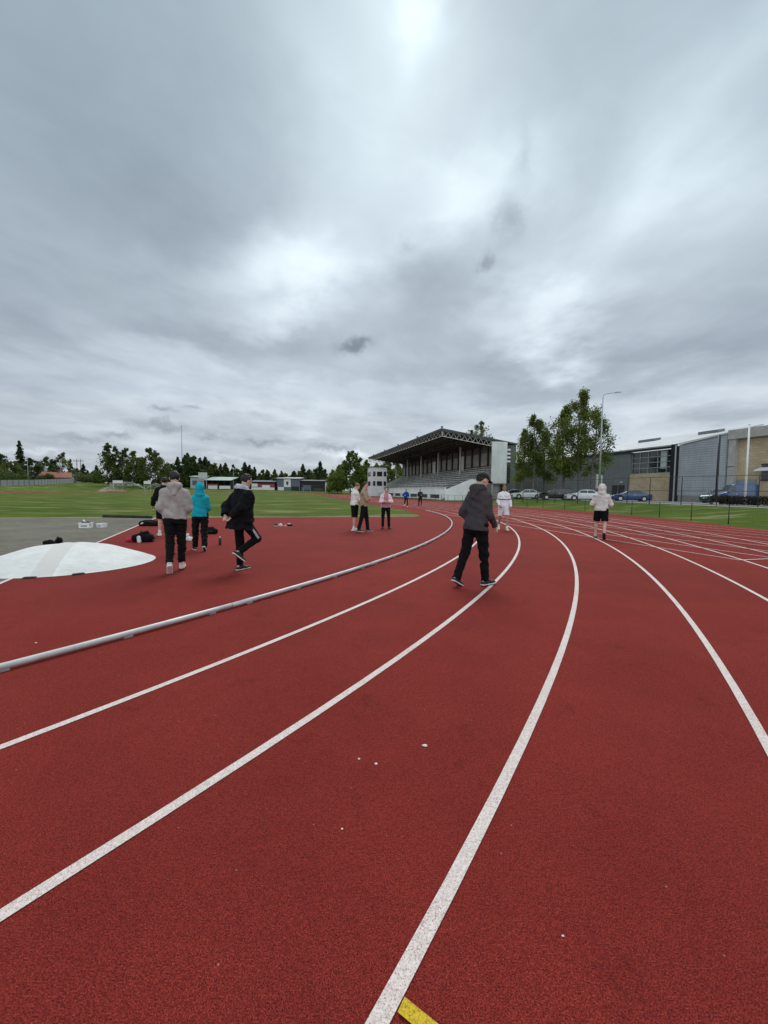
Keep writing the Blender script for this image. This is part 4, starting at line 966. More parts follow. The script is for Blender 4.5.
# rounded bushes
def bush(label, loc, rx, rz, seed, n=1500, leaf=.3, mat=None, name='bush', group=None, cat='bush'):
    r = np.random.default_rng(seed); root = thing(name, label, cat, loc, 0, group); C = []
    lob = [(r.normal(size=3)*np.array([rx*.5, rx*.4, rz*.12])+np.array([0, 0, rz*.45]), r.uniform(.45, .75)) for _ in range(9)]
    for c, k in lob:
        d = r.normal(size=(n//9, 3)); d /= np.linalg.norm(d, axis=1)[:, None]; C.append(c+d*np.array([rx, rx, rz])*k*r.uniform(.55, 1.04, (n//9, 1))*.8)
    C = np.concatenate(C); C[:, 2] = np.abs(C[:, 2]); V, Fq = leaf_quads(C, leaf, r); np_mesh('foliage', V, Fq, mat or BROAD_L, root)
    m = MB(); m.tube([(0, 0, -.1), (.1, 0, rz*.5)], [.12, .05], 6); m.tube([(0, 0, 0), (-.4*rx, .1, rz*.6)], [.08, .03], 5); m.build('stem', DARK_B, root); return root
for px, py, Y, rx, lab in [(87, 473, 215, 6.5, 'rounded pale green bush beyond the right end of the fence'), (101, 475, 200, 4.0, 'second rounded bush at the foot of the birch group'), (48, 474.5, 184, 3.4, 'grey green bush in front of the red roofed house'), (10, 471, 160, 7., 'wide olive bush behind the left end of the fence')]:
    p = far_xy(px, Y); bush(lab, p, rx, top_h(px, py, Y, p.z)*1.0, int(px)+500, 2200, .34, PALE_L if px in (87, 48) else BROAD_L)
# spruce and mixed forest behind the sheds: a few kinds, copied
protos = [spruce('proto', (0, 0, 0), 18, 4.8, 420, 2600, .62), spruce('proto', (0, 0, 0), 18, 3.9, 421, 2200, .6), spruce('proto', (0, 0, 0), 18, 5.8, 422, 2600, .7, power=.62), broad_tree('proto', (0, 0, 0), 18, 4.6, 423, 2200, .55, .04, BROAD_L, DARK_B, name='leafy_tree', gaps=.4, droop=.3)]
for q in protos: KIDS[q.name] = kids(q)
r = np.random.default_rng(55); used = set()
line = [(172, 461), (178, 457), (184, 455), (189, 453), (194, 453), (199, 456), (204, 457), (209, 459), (214, 461), (220, 463), (226, 462), (232, 463), (238, 466), (244, 463), (250, 464), (256, 467), (262, 468), (268, 470), (274, 469), (280, 471), (286, 472), (292, 473)]
spots = []
for i, (px, py) in enumerate(line):
    spots.append((px+r.uniform(-1.5, 1.5), py+r.uniform(-1, 2), r.uniform(205, 235), 0 if i % 4 else 3)); spots.append((px+3+r.uniform(-2, 2), py+4+r.uniform(0, 4), r.uniform(205, 250), 1)); spots.append((px+r.uniform(-3, 3), py+8+r.uniform(0, 4), r.uniform(200, 215), 2))
spots += [(303, 464, 250, 0), (299, 470, 255, 3), (309, 469, 250, 2), (320, 461, 240, 1), (316, 467, 236, 3), (325, 468, 240, 3), (322, 471, 236, 2), (331, 473, 240, 3), (312, 473, 230, 3), (296, 475, 250, 2), (170, 467, 230, 1), (164, 466, 235, 0), (172, 470, 220, 3), (88, 470, 280, 1), (76, 472, 280, 2), (93, 471, 275, 2), (118, 464, 240, 2), (128, 465, 240, 1), (140, 466, 240, 2)]
for i in range(40):
    px = 168+i*4.2+r.uniform(-1.5, 1.5); spots.append((px, 474+r.uniform(-5, 2)+(px-168)*.012, r.uniform(198, 212), 3 if i % 3 else 2))
gname = {0: 'spruces in the forest edge behind the sheds', 3: 'leafy trees in the forest edge behind the sheds'}
for i, (px, py, Y, k) in enumerate(spots):
    p = far_xy(px, Y); H = top_h(px, py, Y, p.z); pr_ = protos[k]
    o = pr_ if k not in used else copy_tree(pr_); used.add(k)
    o.location = p; o.rotation_euler.z = r.uniform(0, 6.28); s_ = H/18; o.scale = (s_*r.uniform(1.1, 1.5), s_*r.uniform(1.1, 1.5), s_)
    o['label'] = ['dark broad spruce in the forest edge behind the low sheds', 'slim dark spruce in the forest edge behind the low sheds', 'bushy low spruce in the forest edge behind the low sheds', 'rounded leafy tree in the forest edge behind the low sheds'][k]
    o['group'] = gname[3 if k == 3 else 0]

# ------------------------------------------------------------------ the people
def face_dir(p, turn=0):
    """own heading so that the back is square to the camera (0), then turned clockwise by degrees"""
    return -atan2(p.x, p.y)-rad(turn)
BLKF = fabric('black_sport_cloth', (.0055, .0055, .0065)); BLKF2 = fabric('black_cotton', (.008, .0075, .008))
SHOE_W = surf('white_shoe_mesh', (.62, .60, .58), .7, .1); SHOE_B = surf('black_shoe_mesh', (.016, .016, .018), .7, .2)
SOCK_W = fabric('white_sock', (.72, .71, .70))

# man in the middle: dark jacket, black cap, walking away
p = at(474.5, 585.5)
F = Fig('man in charcoal jacket and black cap walking away along the lanes', p, face_dir(p, 36), 1.82, vox=.0075, build=.99, lean=8, yaw=2,
        legs={'L': (-15, 10, 3, 26, 4), 'R': (9, 2, 2, -2, 10)}, arms={'L': (-16, 14, 66, 34), 'R': (8, 7, 40, 12)}, head=(-22, 12), seed=11)
F.body('dark'); F.hair('dark', -.105, .02, 1.02)
chj = fabric('charcoal_jacket_cloth', (.056, .049, .054)); chd = fabric('charcoal_jacket_panels', (.040, .037, .040))
TO_, TR_ = F.TO.copy(), F.TR.copy()
def jr(c):
    q = (c-TO_) @ TR_; mi = np.zeros(len(c), int); mi[(np.abs(q[:, 0]) > .255) & (q[:, 2] < .40)] = 1; mi[q[:, 2] > .575] = 1; return mi
F.top('jacket', [chj, chd], hem=.86, fit=.008, collar=True, hood='down', rule=jr, fold=.006, flare=.016)
F.bottoms('trousers', BLKF, fit=.010, fold=.006, top=.97); F.shoes(SHOE_B); F.cap(surf('cap_cloth', (.010, .010, .011), .85, .2, 20))

# football player in white coming towards the camera
p = at(503, 530)
F = Fig('player in white kit with a dark red stripe walking towards the camera', p, face_dir(p, 172), 1.82, vox=.010, tone='tan',
        legs={'L': (14, 8, 3, 0, 5), 'R': (-14, 14, 3, 22, 5)}, arms={'L': (6, 14, 30, 20), 'R': (12, 12, 44, 30)}, head=(6, 4), seed=21)
F.body('dark'); F.hair('dark', -.05, .05)
wk = fabric('white_kit_cloth', (.74, .73, .78)); rdk = fabric('dark_red_stripe', (.22, .015, .03))
TO2, TR2 = F.TO.copy(), F.TR.copy()
def kr(c):
    q = (c-TO2) @ TR2; return ((np.abs(q[:, 2]-.235-.05*np.sign(q[:, 0])*0-.25*np.maximum(0, np.abs(q[:, 0])-.15)) < .018)).astype(int)
F.top('jersey', [wk, rdk], hem=.90, slv=1.0, fit=.012, rule=kr); F.bottoms('shorts', wk, .42, .012); F.shoes(surf('cream_shoe', (.62, .55, .36), .6, .1), sock=SOCK_W)

# runner in the pale hooded top
p = at(600, 538.5)
F = Fig('runner in pale hooded top and black shorts jogging away', p, face_dir(p, 4), 1.82, vox=.010, build=1.04, lean=6,
        legs={'L': (8, 10, 5, 0, 6), 'R': (-10, 34, 4, 48, 0)}, arms={'L': (-2, 20, 82, 30), 'R': (8, 20, 84, 30)}, seed=31)
F.body('fair'); oat = fabric('oatmeal_fleece', (.60, .56, .53))
F.top('hoodie', oat, hem=.90, fit=.024, hood='up', fold=.006, slv=.95); F.bottoms('shorts', BLKF, .42, .016); F.shoes(SHOE_B, sole=surf('dark_sole', (.03, .03, .03), .7, .1), sock=fabric('grey_sock', (.45, .42, .4)))

# man in the grey hoodie
p = at(176, 571.5)
F = Fig('man in light grey hoodie and black joggers walking away beside white cover', p, face_dir(p, 4), 1.78, vox=.008, build=1.05, lean=2,
        legs={'L': (-4, 26, -1, 44, 2), 'R': (10, 4, 0, -2, 4)}, arms={'L': (-8, 12, 66, 36), 'R': (-4, 9, 64, 46)}, head=(6, 4), seed=41)
F.body('dark'); F.hair('dark', -.085, .05, 1.03); gry = fabric('warm_grey_fleece', (.36, .325, .315))
F.top('hoodie', gry, hem=.92, fit=.020, hood='down', fold=.009, rad_=1.02); F.bottoms('joggers', BLKF2, ankle=.03, fit=.008, fold=.007); F.shoes(surf('pale_pink_shoe', (.62, .52, .48), .7, .1), sock=SOCK_W)

# person with turquoise hood up
p = at(200.5, 550)
F = Fig('person in turquoise hooded jacket and black trousers facing the field', p, face_dir(p, 6), 1.63, vox=.009, build=.94,
        legs={'L': (5, 3, 4, 0, 16), 'R': (-12, 22, 3, 34, 4)}, arms={'L': (12, 10, 74, 40), 'R': (10, 10, 60, 40)}, seed=51)
F.body('brown'); F.top('jacket', fabric('turquoise_softshell', (.012, .30, .38)), hem=.90, fit=.022, hood='up', fold=.005); F.bottoms('trousers', BLKF, fit=.016, fold=.007); F.shoes(SHOE_B)

# man in the big black coat, one knee raised
p = at(241.5, 571)
F = Fig('man in bulky black coat standing on one leg with hands behind back', p, face_dir(p, 62), 1.79, vox=.008, build=1.04, lean=7,
        legs={'L': (4, 4, 2, -2, 4), 'R': (36, 96, 3, 40, 2)}, arms={'L': (-36, 14, 50, 84), 'R': (-30, 12, 56, 86)}, head=(4, 8), seed=61)
F.body('dark'); F.hair('dark', -.07, .05, 1.02)
coat = fabric('black_padded_coat', (.005, .0055, .008)); lin = fabric('pale_blue_lining', (.42, .45, .50))
TO6, TR6 = F.TO.copy(), F.TR.copy()
def cr_(c):
    q = (c-TO6) @ TR6; return ((q[:, 2] > .525) & (q[:, 1] < .02)).astype(int)
F.top('coat', [coat, lin], hem=.76, fit=.052, hood='down', fold=.008, flare=.03, rule=cr_, rad_=1.1)
KN = F.P['kneR'].copy(); HP = F.P['hipR'].copy()
def st(c):
    d = (KN-HP)/np.linalg.norm(KN-HP); q = c-HP; a = q @ d; w = np.cross(d, [1, 0, 0]); b = q @ (w/np.linalg.norm(w))
    return ((a > .16) & (a < .42) & (c[:, 0] > HP[0]+.03) & (np.abs(b) < .02)).astype(int)
F.bottoms('trousers', [BLKF, fabric('pale_side_stripe', (.40, .41, .44))], fit=.006, rule=st, ankle=.0); F.shoes(SHOE_B, sock=None)

# person behind the grey hoodie
p = at(165, 536)
F = Fig('person in black top and shorts standing behind the man in grey hoodie', p, face_dir(p, -4), 1.84, vox=.011,
        legs={'L': (6, 6, 4, 0, 8), 'R': (-6, 6, 4, 8, 8)}, arms={'L': (0, 20, 26, 20), 'R': (0, 16, 26, 20)}, head=(0, 2), seed=71)
F.body('dark'); F.hair('dark', -.08, .05, 1.05); F.top('top', BLKF2, hem=.90, fit=.028, fold=.006); F.bottoms('shorts', BLKF, .48, .02); F.shoes(SHOE_W, sock=SOCK_W)

# the three by the inner kerb
p = at(354.5, 530.5)
F = Fig('man in white jumper and black shorts looking down at his hands', p, face_dir(p, 70), 1.80, vox=.010, lean=3,
        legs={'L': (4, 4, 4, 0, 6), 'R': (-4, 3, 4, 0, 6)}, arms={'L': (30, 12, 96, 50), 'R': (30, 12, 96, 50)}, head=(0, 26), seed=81)
F.body('brown'); F.hair('fair', -.06, .05); F.top('jumper', fabric('cream_jumper', (.74, .71, .68)), hem=.93, fit=.026); F.bottoms('shorts', BLKF, .5, .014); F.shoes(SHOE_W, sock=SOCK_W)
p = at(364, 531.5)
F = Fig('person in beige top with arms folded standing in black trousers', p, face_dir(p, 96), 1.82, vox=.010,
        legs={'L': (10, 4, 4, 0, 8), 'R': (-10, 4, 4, 4, 8)}, arms={'L': (30, 8, 104, 68), 'R': (26, 8, 100, 68)}, head=(-10, 6), seed=91)
F.body('dark'); F.hair('dark', -.085, .045, 1.06); F.top('top', fabric('beige_jersey', (.34, .245, .165)), hem=.92, fit=.02, slv=.5); F.bottoms('trousers', BLKF2, fit=.010); F.shoes(SHOE_B)
p = at(385.5, 528.5)
F = Fig('person in pale pink jacket with arms folded facing the camera', p, face_dir(p, 174), 1.66, vox=.010, build=.98,
        legs={'L': (1, 2, 5, 0, 14), 'R': (1, 2, 3, 0, 10)}, arms={'L': (26, 16, 100, 68), 'R': (22, 16, 98, 68)}, head=(4, 4), seed=101)
F.body('brown'); F.hair('brown', -.10, .05, 1.1)
TO9, TR9 = F.TO.copy(), F.TR.copy()
def pr(c):
    q = (c-TO9) @ TR9; return ((np.abs(q[:, 0]) < .10) & (q[:, 1] > .05) | (q[:, 2] < .16) & (np.abs(q[:, 0]) < .18)).astype(int)
F.top('jacket', [fabric('white_pink_jacket', (.72, .56, .60)), fabric('pink_shirt', (.46, .20, .25))], hem=.90, fit=.024, rule=pr); F.bottoms('trousers', BLKF2, fit=.004); F.shoes(SHOE_B, sole=SHOE_B)
# two runners on the far straight
p = at(406, 507)
F = Fig('runner in bright blue jacket on the far straight', p, face_dir(p, 176), 1.75, vox=.014, lean=4,
        legs={'L': (22, 16, 2, -6, 2), 'R': (-12, 50, 2, 50, 2)}, arms={'L': (-16, 14, 80, 20), 'R': (20, 14, 84, 20)}, seed=111)
F.body('brown'); F.hair('dark', -.06, .05); F.top('jacket', fabric('royal_blue_shell', (.012, .055, .30)), hem=.92, fit=.026); F.bottoms('leggings', BLKF, fit=-.004); F.shoes(SHOE_W)
p = at(420, 506.5)
F = Fig('runner in dark grey jacket beside the runner in blue', p, face_dir(p, 182), 1.78, vox=.014, lean=4,
        legs={'L': (-12, 46, 2, 46, 2), 'R': (20, 14, 2, -6, 2)}, arms={'L': (20, 14, 84, 20), 'R': (-16, 14, 80, 20)}, seed=121)
F.body('dark'); F.hair('dark', -.06, .05); F.top('jacket', fabric('dark_grey_shell', (.030, .031, .034)), hem=.90, fit=.03); F.bottoms('leggings', BLKF, fit=.0); F.shoes(SHOE_B)

# ------------------------------------------------------------------ left side: fence, house, sheds, poles
FG = surf('grey_fence_boards', (.27, .29, .30), .85, .2, 1.5)
A_, B_ = Vector((-150, 128, 0)), Vector((-195, 250, 0))
fl = thing('board_fence', 'long pale grey board fence in front of the trees on the far left', 'fence', (A_.x, A_.y, gz(A_.x, A_.y)))
cps = [Vector((-175, 118)), Vector((-150, 128)), Vector((-138, 140)), Vector((-142, 158)), Vector((-152, 182)), Vector((-165, 206)), Vector((-178, 228)), Vector((-193, 250))]
prev = None; L0 = Vector(fl.location); seg = []
for a, b in zip(cps[:-1], cps[1:]):
    n = max(1, round((b-a).length/3.2))
    for i in range(n): seg.append(a.lerp(b, i/n))
seg.append(cps[-1])
for a, b in zip(seg[:-1], seg[1:]):
    za, zb = gz(a.x, a.y), gz(b.x, b.y); d = (b-a).normalized(); nn = Vector((-d.y, d.x))*.04; A3, B3 = Vector((a.x, a.y, za))-L0, Vector((b.x, b.y, zb))-L0; n3 = Vector((nn.x, nn.y, 0)); U = Vector((0, 0, 1))
    m = MB(); m.hexa([A3-n3+U*.05, B3-n3+U*.05, B3+n3+U*.05, A3+n3+U*.05, A3-n3+U*2.3, B3-n3+U*2.3, B3+n3+U*2.3, A3+n3+U*2.3]); m.build('board_panel', FG, fl)
    m = MB(); m.tube([A3-U*.2, A3+U*2.45], .11, 6); m.build('post', DKCOL, fl)
# house with the red roof
p = far_xy(54, 206); hz_ = p.z
hs = thing('house', 'low house with a red roof behind the grey board fence', 'house', p, rad(38))
m = MB(); m.box(-7, 7, -4, 4, -.2, 3.6); m.build('wall', surf('brown_house_wall', (.22, .15, .11), .9, .15, .6), hs)
m = MB(); m.rings([[(-7.6, -4.8, 3.4), (-7.6, 4.8, 3.4), (-7.6, 0, 6.3)], [(7.6, -4.8, 3.4), (7.6, 4.8, 3.4), (7.6, 0, 6.3)]]); rr = m.build('roof', surf('red_roof_tiles', (.30, .105, .075), .85, .2, 1.5, bump=.3, bscale=4), hs)
m = MB(); m.box(2, 2.9, -.4, .5, 5.9, 7.2); m.build('chimney', surf('chimney_brick', (.25, .13, .1), .9), rr)
for x in (-4.8, -1, 3): m = MB(); m.box(x, x+1.6, -4.06, -3.99, 1.2, 2.6); m.build('window', GLASS, hs)
p = far_xy(70, 222); h2 = thing('shed', 'small pale shed at the right end of the red roofed house', 'shed', p, rad(30))
m = MB(); m.box(-3, 3, -2, 2, -.2, 4.2); m.build('wall', surf('pale_shed_wall', (.42, .41, .39), .85), h2); m = MB(); m.rings([[(-3.3, -2.4, 4.1), (-3.3, 2.4, 4.1), (-3.3, 0, 5.3)], [(3.3, -2.4, 4.1), (3.3, 2.4, 4.1), (3.3, 0, 5.3)]]); m.build('roof', FASC, h2)
def lamp_pole(label, px, py, Y, r=.07, head=True, arm=0, name='light_pole', cat='light pole', mat=GALV):
    p = far_xy(px, Y); H = top_h(px, py, Y, p.z); t = thing(name, label, cat, p); m = MB(); m.tube([(0, 0, -.1), (0, 0, H)], [r*1.25, r*.7], 8); m.build('pole', mat, t, smooth=True)
    m = MB(); m.tube([(0, 0, 0), (0, 0, .3)], [r*2, r*1.6], 8); m.build('base', CONC, t)
    if head: m = MB(); m.cbox(-.45, .45, -.3, .3, H, H+.5, .08); m.build('lamp_head', surf('lamp_head_white', (.62, .62, .6), .5, .05), t)
    return t
lamp_pole('thin pole with white lamp head rising from the grey board fence', 28.5, 458, 148)
lamp_pole('pale pole in front of the airy tree by the red roof', 61.5, 464, 190, .08)
lamp_pole('light pole in front of the spruces behind the low sheds', 233.5, 469, 185, .09)
lamp_pole('very tall thin mast rising above the spruces', 182.5, 425, 240, .20, False, name='radio_mast', cat='mast', mat=surf('mast_grey', (.22, .23, .24), .6))
p = far_xy(79.5, 225); H = top_h(79.5, 459, 225, p.z); pt = thing('power_pole', 'double power pole with crossarm left of the birch group', 'power pole', p)
for x in (-1.1, 1.1): m = MB(); m.tube([(x, 0, -.1), (x, 0, H)], [.2, .14], 7); m.build('pole', DARK_B, pt)
m = MB(); m.box(-3.0, 3.0, -.1, .1, H-1.3, H-1.05); m.build('crossarm', DARK_B, pt)
for x in (-2.7, 0, 2.7): m = MB(); m.tube([(x, 0, H-1.05), (x, 0, H-.4)], [.1, .06], 6); m.build('insulator', surf('insulator', (.3, .3, .3), .4), pt)

WHB = surf('white_board', (.62, .63, .63), .7, .08); REDB = surf('red_board', (.26, .05, .05), .7, .12); BLUB = surf('slate_blue_board', (.10, .12, .16), .7, .12); GRNR = surf('pale_green_sheet_roof', (.34, .42, .37), .6, .12); DKW = surf('dark_tarred_wall', (.025, .025, .027), .85, .25)
YS = 192
def shed(name, label, cat, px0, px1, y_eave, y_top, wall, roof, depth=7, open_front=False, panels=()):
    a, b = far_xy(px0, YS), far_xy(px1, YS); c = (a+b)/2; c.z = min(a.z, b.z); w = (b-a).length; t = thing(name, label, cat, c, atan2(b.y-a.y, b.x-a.x))
    he = top_h((px0+px1)/2, y_eave, YS, c.z); hr = top_h((px0+px1)/2, y_top, YS, c.z)
    m = MB()
    if open_front:
        m.box(-w/2, w/2, depth-.25, depth, -.3, he); m.box(-w/2, -w/2+.2, 0, depth-.26, -.3, he); m.box(w/2-.2, w/2, 0, depth-.26, -.3, he)
    else: m.box(-w/2, w/2, 0, depth, -.3, he)
    m.build('wall', wall, t)
    m = MB(); m.hexa([(-w/2-.4, -.7, he), (w/2+.4, -.7, he), (w/2+.4, depth+.4, hr-.15), (-w/2-.4, depth+.4, hr-.15), (-w/2-.4, -.7, he+.22), (w/2+.4, -.7, he+.22), (w/2+.4, depth+.4, hr+.1), (-w/2-.4, depth+.4, hr+.1)]); m.build('roof', roof, t)
    if open_front:
        for i in range(5): x = -w/2+.2+(w-.4)*i/4; m = MB(); m.box(x-.1, x+.1, -.1, .1, -.2, he); m.build('post', DKW, t)
    for (u0, u1, v0, v1, mt) in panels:
        m = MB(); m.box(-w/2+w*u0, -w/2+w*u1, -.12, -.05, he*v0, he*v1); m.build('board', mt, t)
    return t
shed('shed', 'long open shed with pale green roof behind the person in turquoise', 'shed', 205, 231, 480.5, 476.5, DKW, GRNR, 9, True, [(.12, .48, .02, .42, WHB), (.55, .98, .05, .4, WHB), (.1, .5, .45, .6, REDB)])
shed('cabin', 'white cabin beside the long open shed', 'cabin', 190.5, 204, 477, 475.5, surf('white_cabin_wall', (.40, .41, .41), .8, .1), GRNR, 5, False, [(.15, .5, .3, .7, BLUB), (.6, .9, .02, .65, GLASS)])
shed('low_hut', 'low hut with boarded front between the long shed and the pavilion', 'hut', 251, 275, 482, 480.2, DKW, BLUB, 6, False, [(.02, .98, .0, .33, WHB), (.30, .98, .38, .75, REDB), (.03, .28, .40, .8, WHB)])
pav = shed('pavilion', 'pavilion with wide pale roof and a white crest panel on its front', 'pavilion', 277, 300, 478.6, 477, BLUB, surf('pale_roof_sheet', (.45, .46, .47), .6, .1), 8, False, [(.05, .30, .0, .3, WHB), (.62, .95, .0, .35, DKW), (.30, .60, .30, .95, WHB)])
m = MB(); 
cre = [(-.0, 1.0), (.62, .8), (.6, -.1), (0, -1.0), (-.6, -.1), (-.62, .8)]
w_ = 11.0
m.rings([[(x*.95-.55, -.20, 3.55+z*1.05) for x, z in cre], [(x*.95-.55, -.13, 3.55+z*1.05) for x, z in cre]]); m.build('crest', surf('dark_crest', (.05, .035, .05), .6), pav)
shed('low_shed', 'long low dark shed right of the pavilion', 'shed', 301, 324, 481.2, 479.6, DKW, surf('dark_shed_roof', (.10, .105, .11), .7, .1), 7, False, [(.02, .4, .1, .4, BLUB), (.55, .95, .05, .3, DKCOL)])
shed('white_hut', 'white hut at the right end of the low dark shed', 'hut', 325, 335, 481.5, 480, surf('white_hut_wall', (.52, .54, .55), .8, .1), DKW, 5, False, [(.1, .4, .0, .6, GLASS)])
a = far_xy(203, 188); sg = thing('scoreboard', 'grey white scoreboard on posts above the white cabin', 'scoreboard', a)
ht = top_h(203, 472.5, 188, a.z); hb = top_h(203, 478.5, 188, a.z)
m = MB(); m.cbox(-2.1, 2.1, -.15, .15, hb, ht, .04); m.build('panel', surf('scoreboard_grey', (.44, .45, .45), .7, .1), sg)
for x in (-1.6, 1.6): m = MB(); m.box(x-.1, x+.1, .16, .36, -.1, ht-.2); m.build('post', GALV, sg)
def board(label, px0, px1, y0, y1, Y, mat, name='advertising_board', cat='board', group=None):
    a, b = far_xy(px0, Y), far_xy(px1, Y); c = (a+b)/2; c.z = gz(c.x, c.y); w = (b-a).length; t = thing(name, label, cat, c, atan2(b.y-a.y, b.x-a.x), group); h0, h1 = max(.1, top_h((px0+px1)/2, y1, Y, c.z)), top_h((px0+px1)/2, y0, Y, c.z)
    m = MB(); m.cbox(-w/2, w/2, -.05, .05, h0, max(h0+.7, h1), .015); m.build('panel', mat, t)
    for x in (-w/2+.2, w/2-.2): m = MB(); m.box(x-.05, x+.05, .06, .16, -.1, max(h0+.6, h1-.1)); m.build('post', GALV, t)
board('white board standing at the far edge of the field left of the sprinkler', 113, 123, 480.4, 483.2, 150, WHB)
board('white board at the far edge of the field behind the sprinkler', 144, 151, 481, 484, 150, WHB)
for i, (x0, x1, mt, lab) in enumerate([(236, 243, WHB, 'white advertising board at the field edge by the light pole'), (244, 250, REDB, 'dull red advertising board at the field edge beside the low hut'), (262, 270, WHB, 'white advertising board in front of the low hut'), (303, 311, BLUB, 'slate blue advertising board in front of the low dark shed')]):
    board(lab, x0, x1, 485.2, 488.2, 178, mt)

# sprinkler and its spray
p = far_xy(146, 128); sp = thing('sprinkler', 'field sprinkler throwing water over the far grass', 'sprinkler', p)
m = MB()
for k in range(3): a = 2.1*k; m.tube([(cos(a)*.5, sin(a)*.5, 0), (0, 0, .8)], .03, 5)
m.build('tripod', GALV, sp); m = MB(); m.tube([(0, 0, .7), (0, 0, 1.0), (-.3, 0, 1.15)], .05, 6); m.build('nozzle', DKMETAL, sp)
r = np.random.default_rng(9); C = []
for (dx, dy, L, hgt, n) in ((-1, -.12, 14, 3.2, 7500), (.8, .55, 7, 2.8, 3200)):
    t = r.random(n)**.8; z = 1.1+hgt*4*t*(1-t)*1.0*(1-.12*t)*.9-1.0*t; fall = r.random(n)**2*t*np.maximum(z, .1)*1.1
    C.append(np.stack([dx*L*t+r.normal(size=n)*.5*t, dy*L*t+r.normal(size=n)*.6*t, np.maximum(.05, z-fall+r.normal(size=n)*.12)], 1))
C = np.concatenate(C)+np.array(p); V, Fq = leaf_quads(C, .032, r)
tag(np_mesh('water_spray', V, Fq, surf('water_drops', (.72, .75, .77), .15, .05)), kind='stuff')
# bare earth and the shot put landing strip on the far bank
def drape(poly_px, Y0, Y1, mat, name, lift=.10, nx=14, ny=10):
    vs, fs = [], []
    for j in range(ny):
        Y = Y0+(Y1-Y0)*j/(ny-1)
        for i in range(nx): px = poly_px[0]+(poly_px[1]-poly_px[0])*i/(nx-1); x = at_d(px, Y); yy = Y+.02*Y*sin(i*.9+j); vs.append((x, yy, gz(x, yy)+lift))
    for j in range(ny-1):
        for i in range(nx-1): fs.append((j*nx+i, j*nx+i+1, (j+1)*nx+i+1, (j+1)*nx+i))
    m = MB(); m.add(vs, fs); m.build(name, mat)['kind'] = 'structure'
drape((100, 124), 138, 152, surf('bare_earth', (.17, .105, .065), .95, .3, 1.2), 'bare_earth')

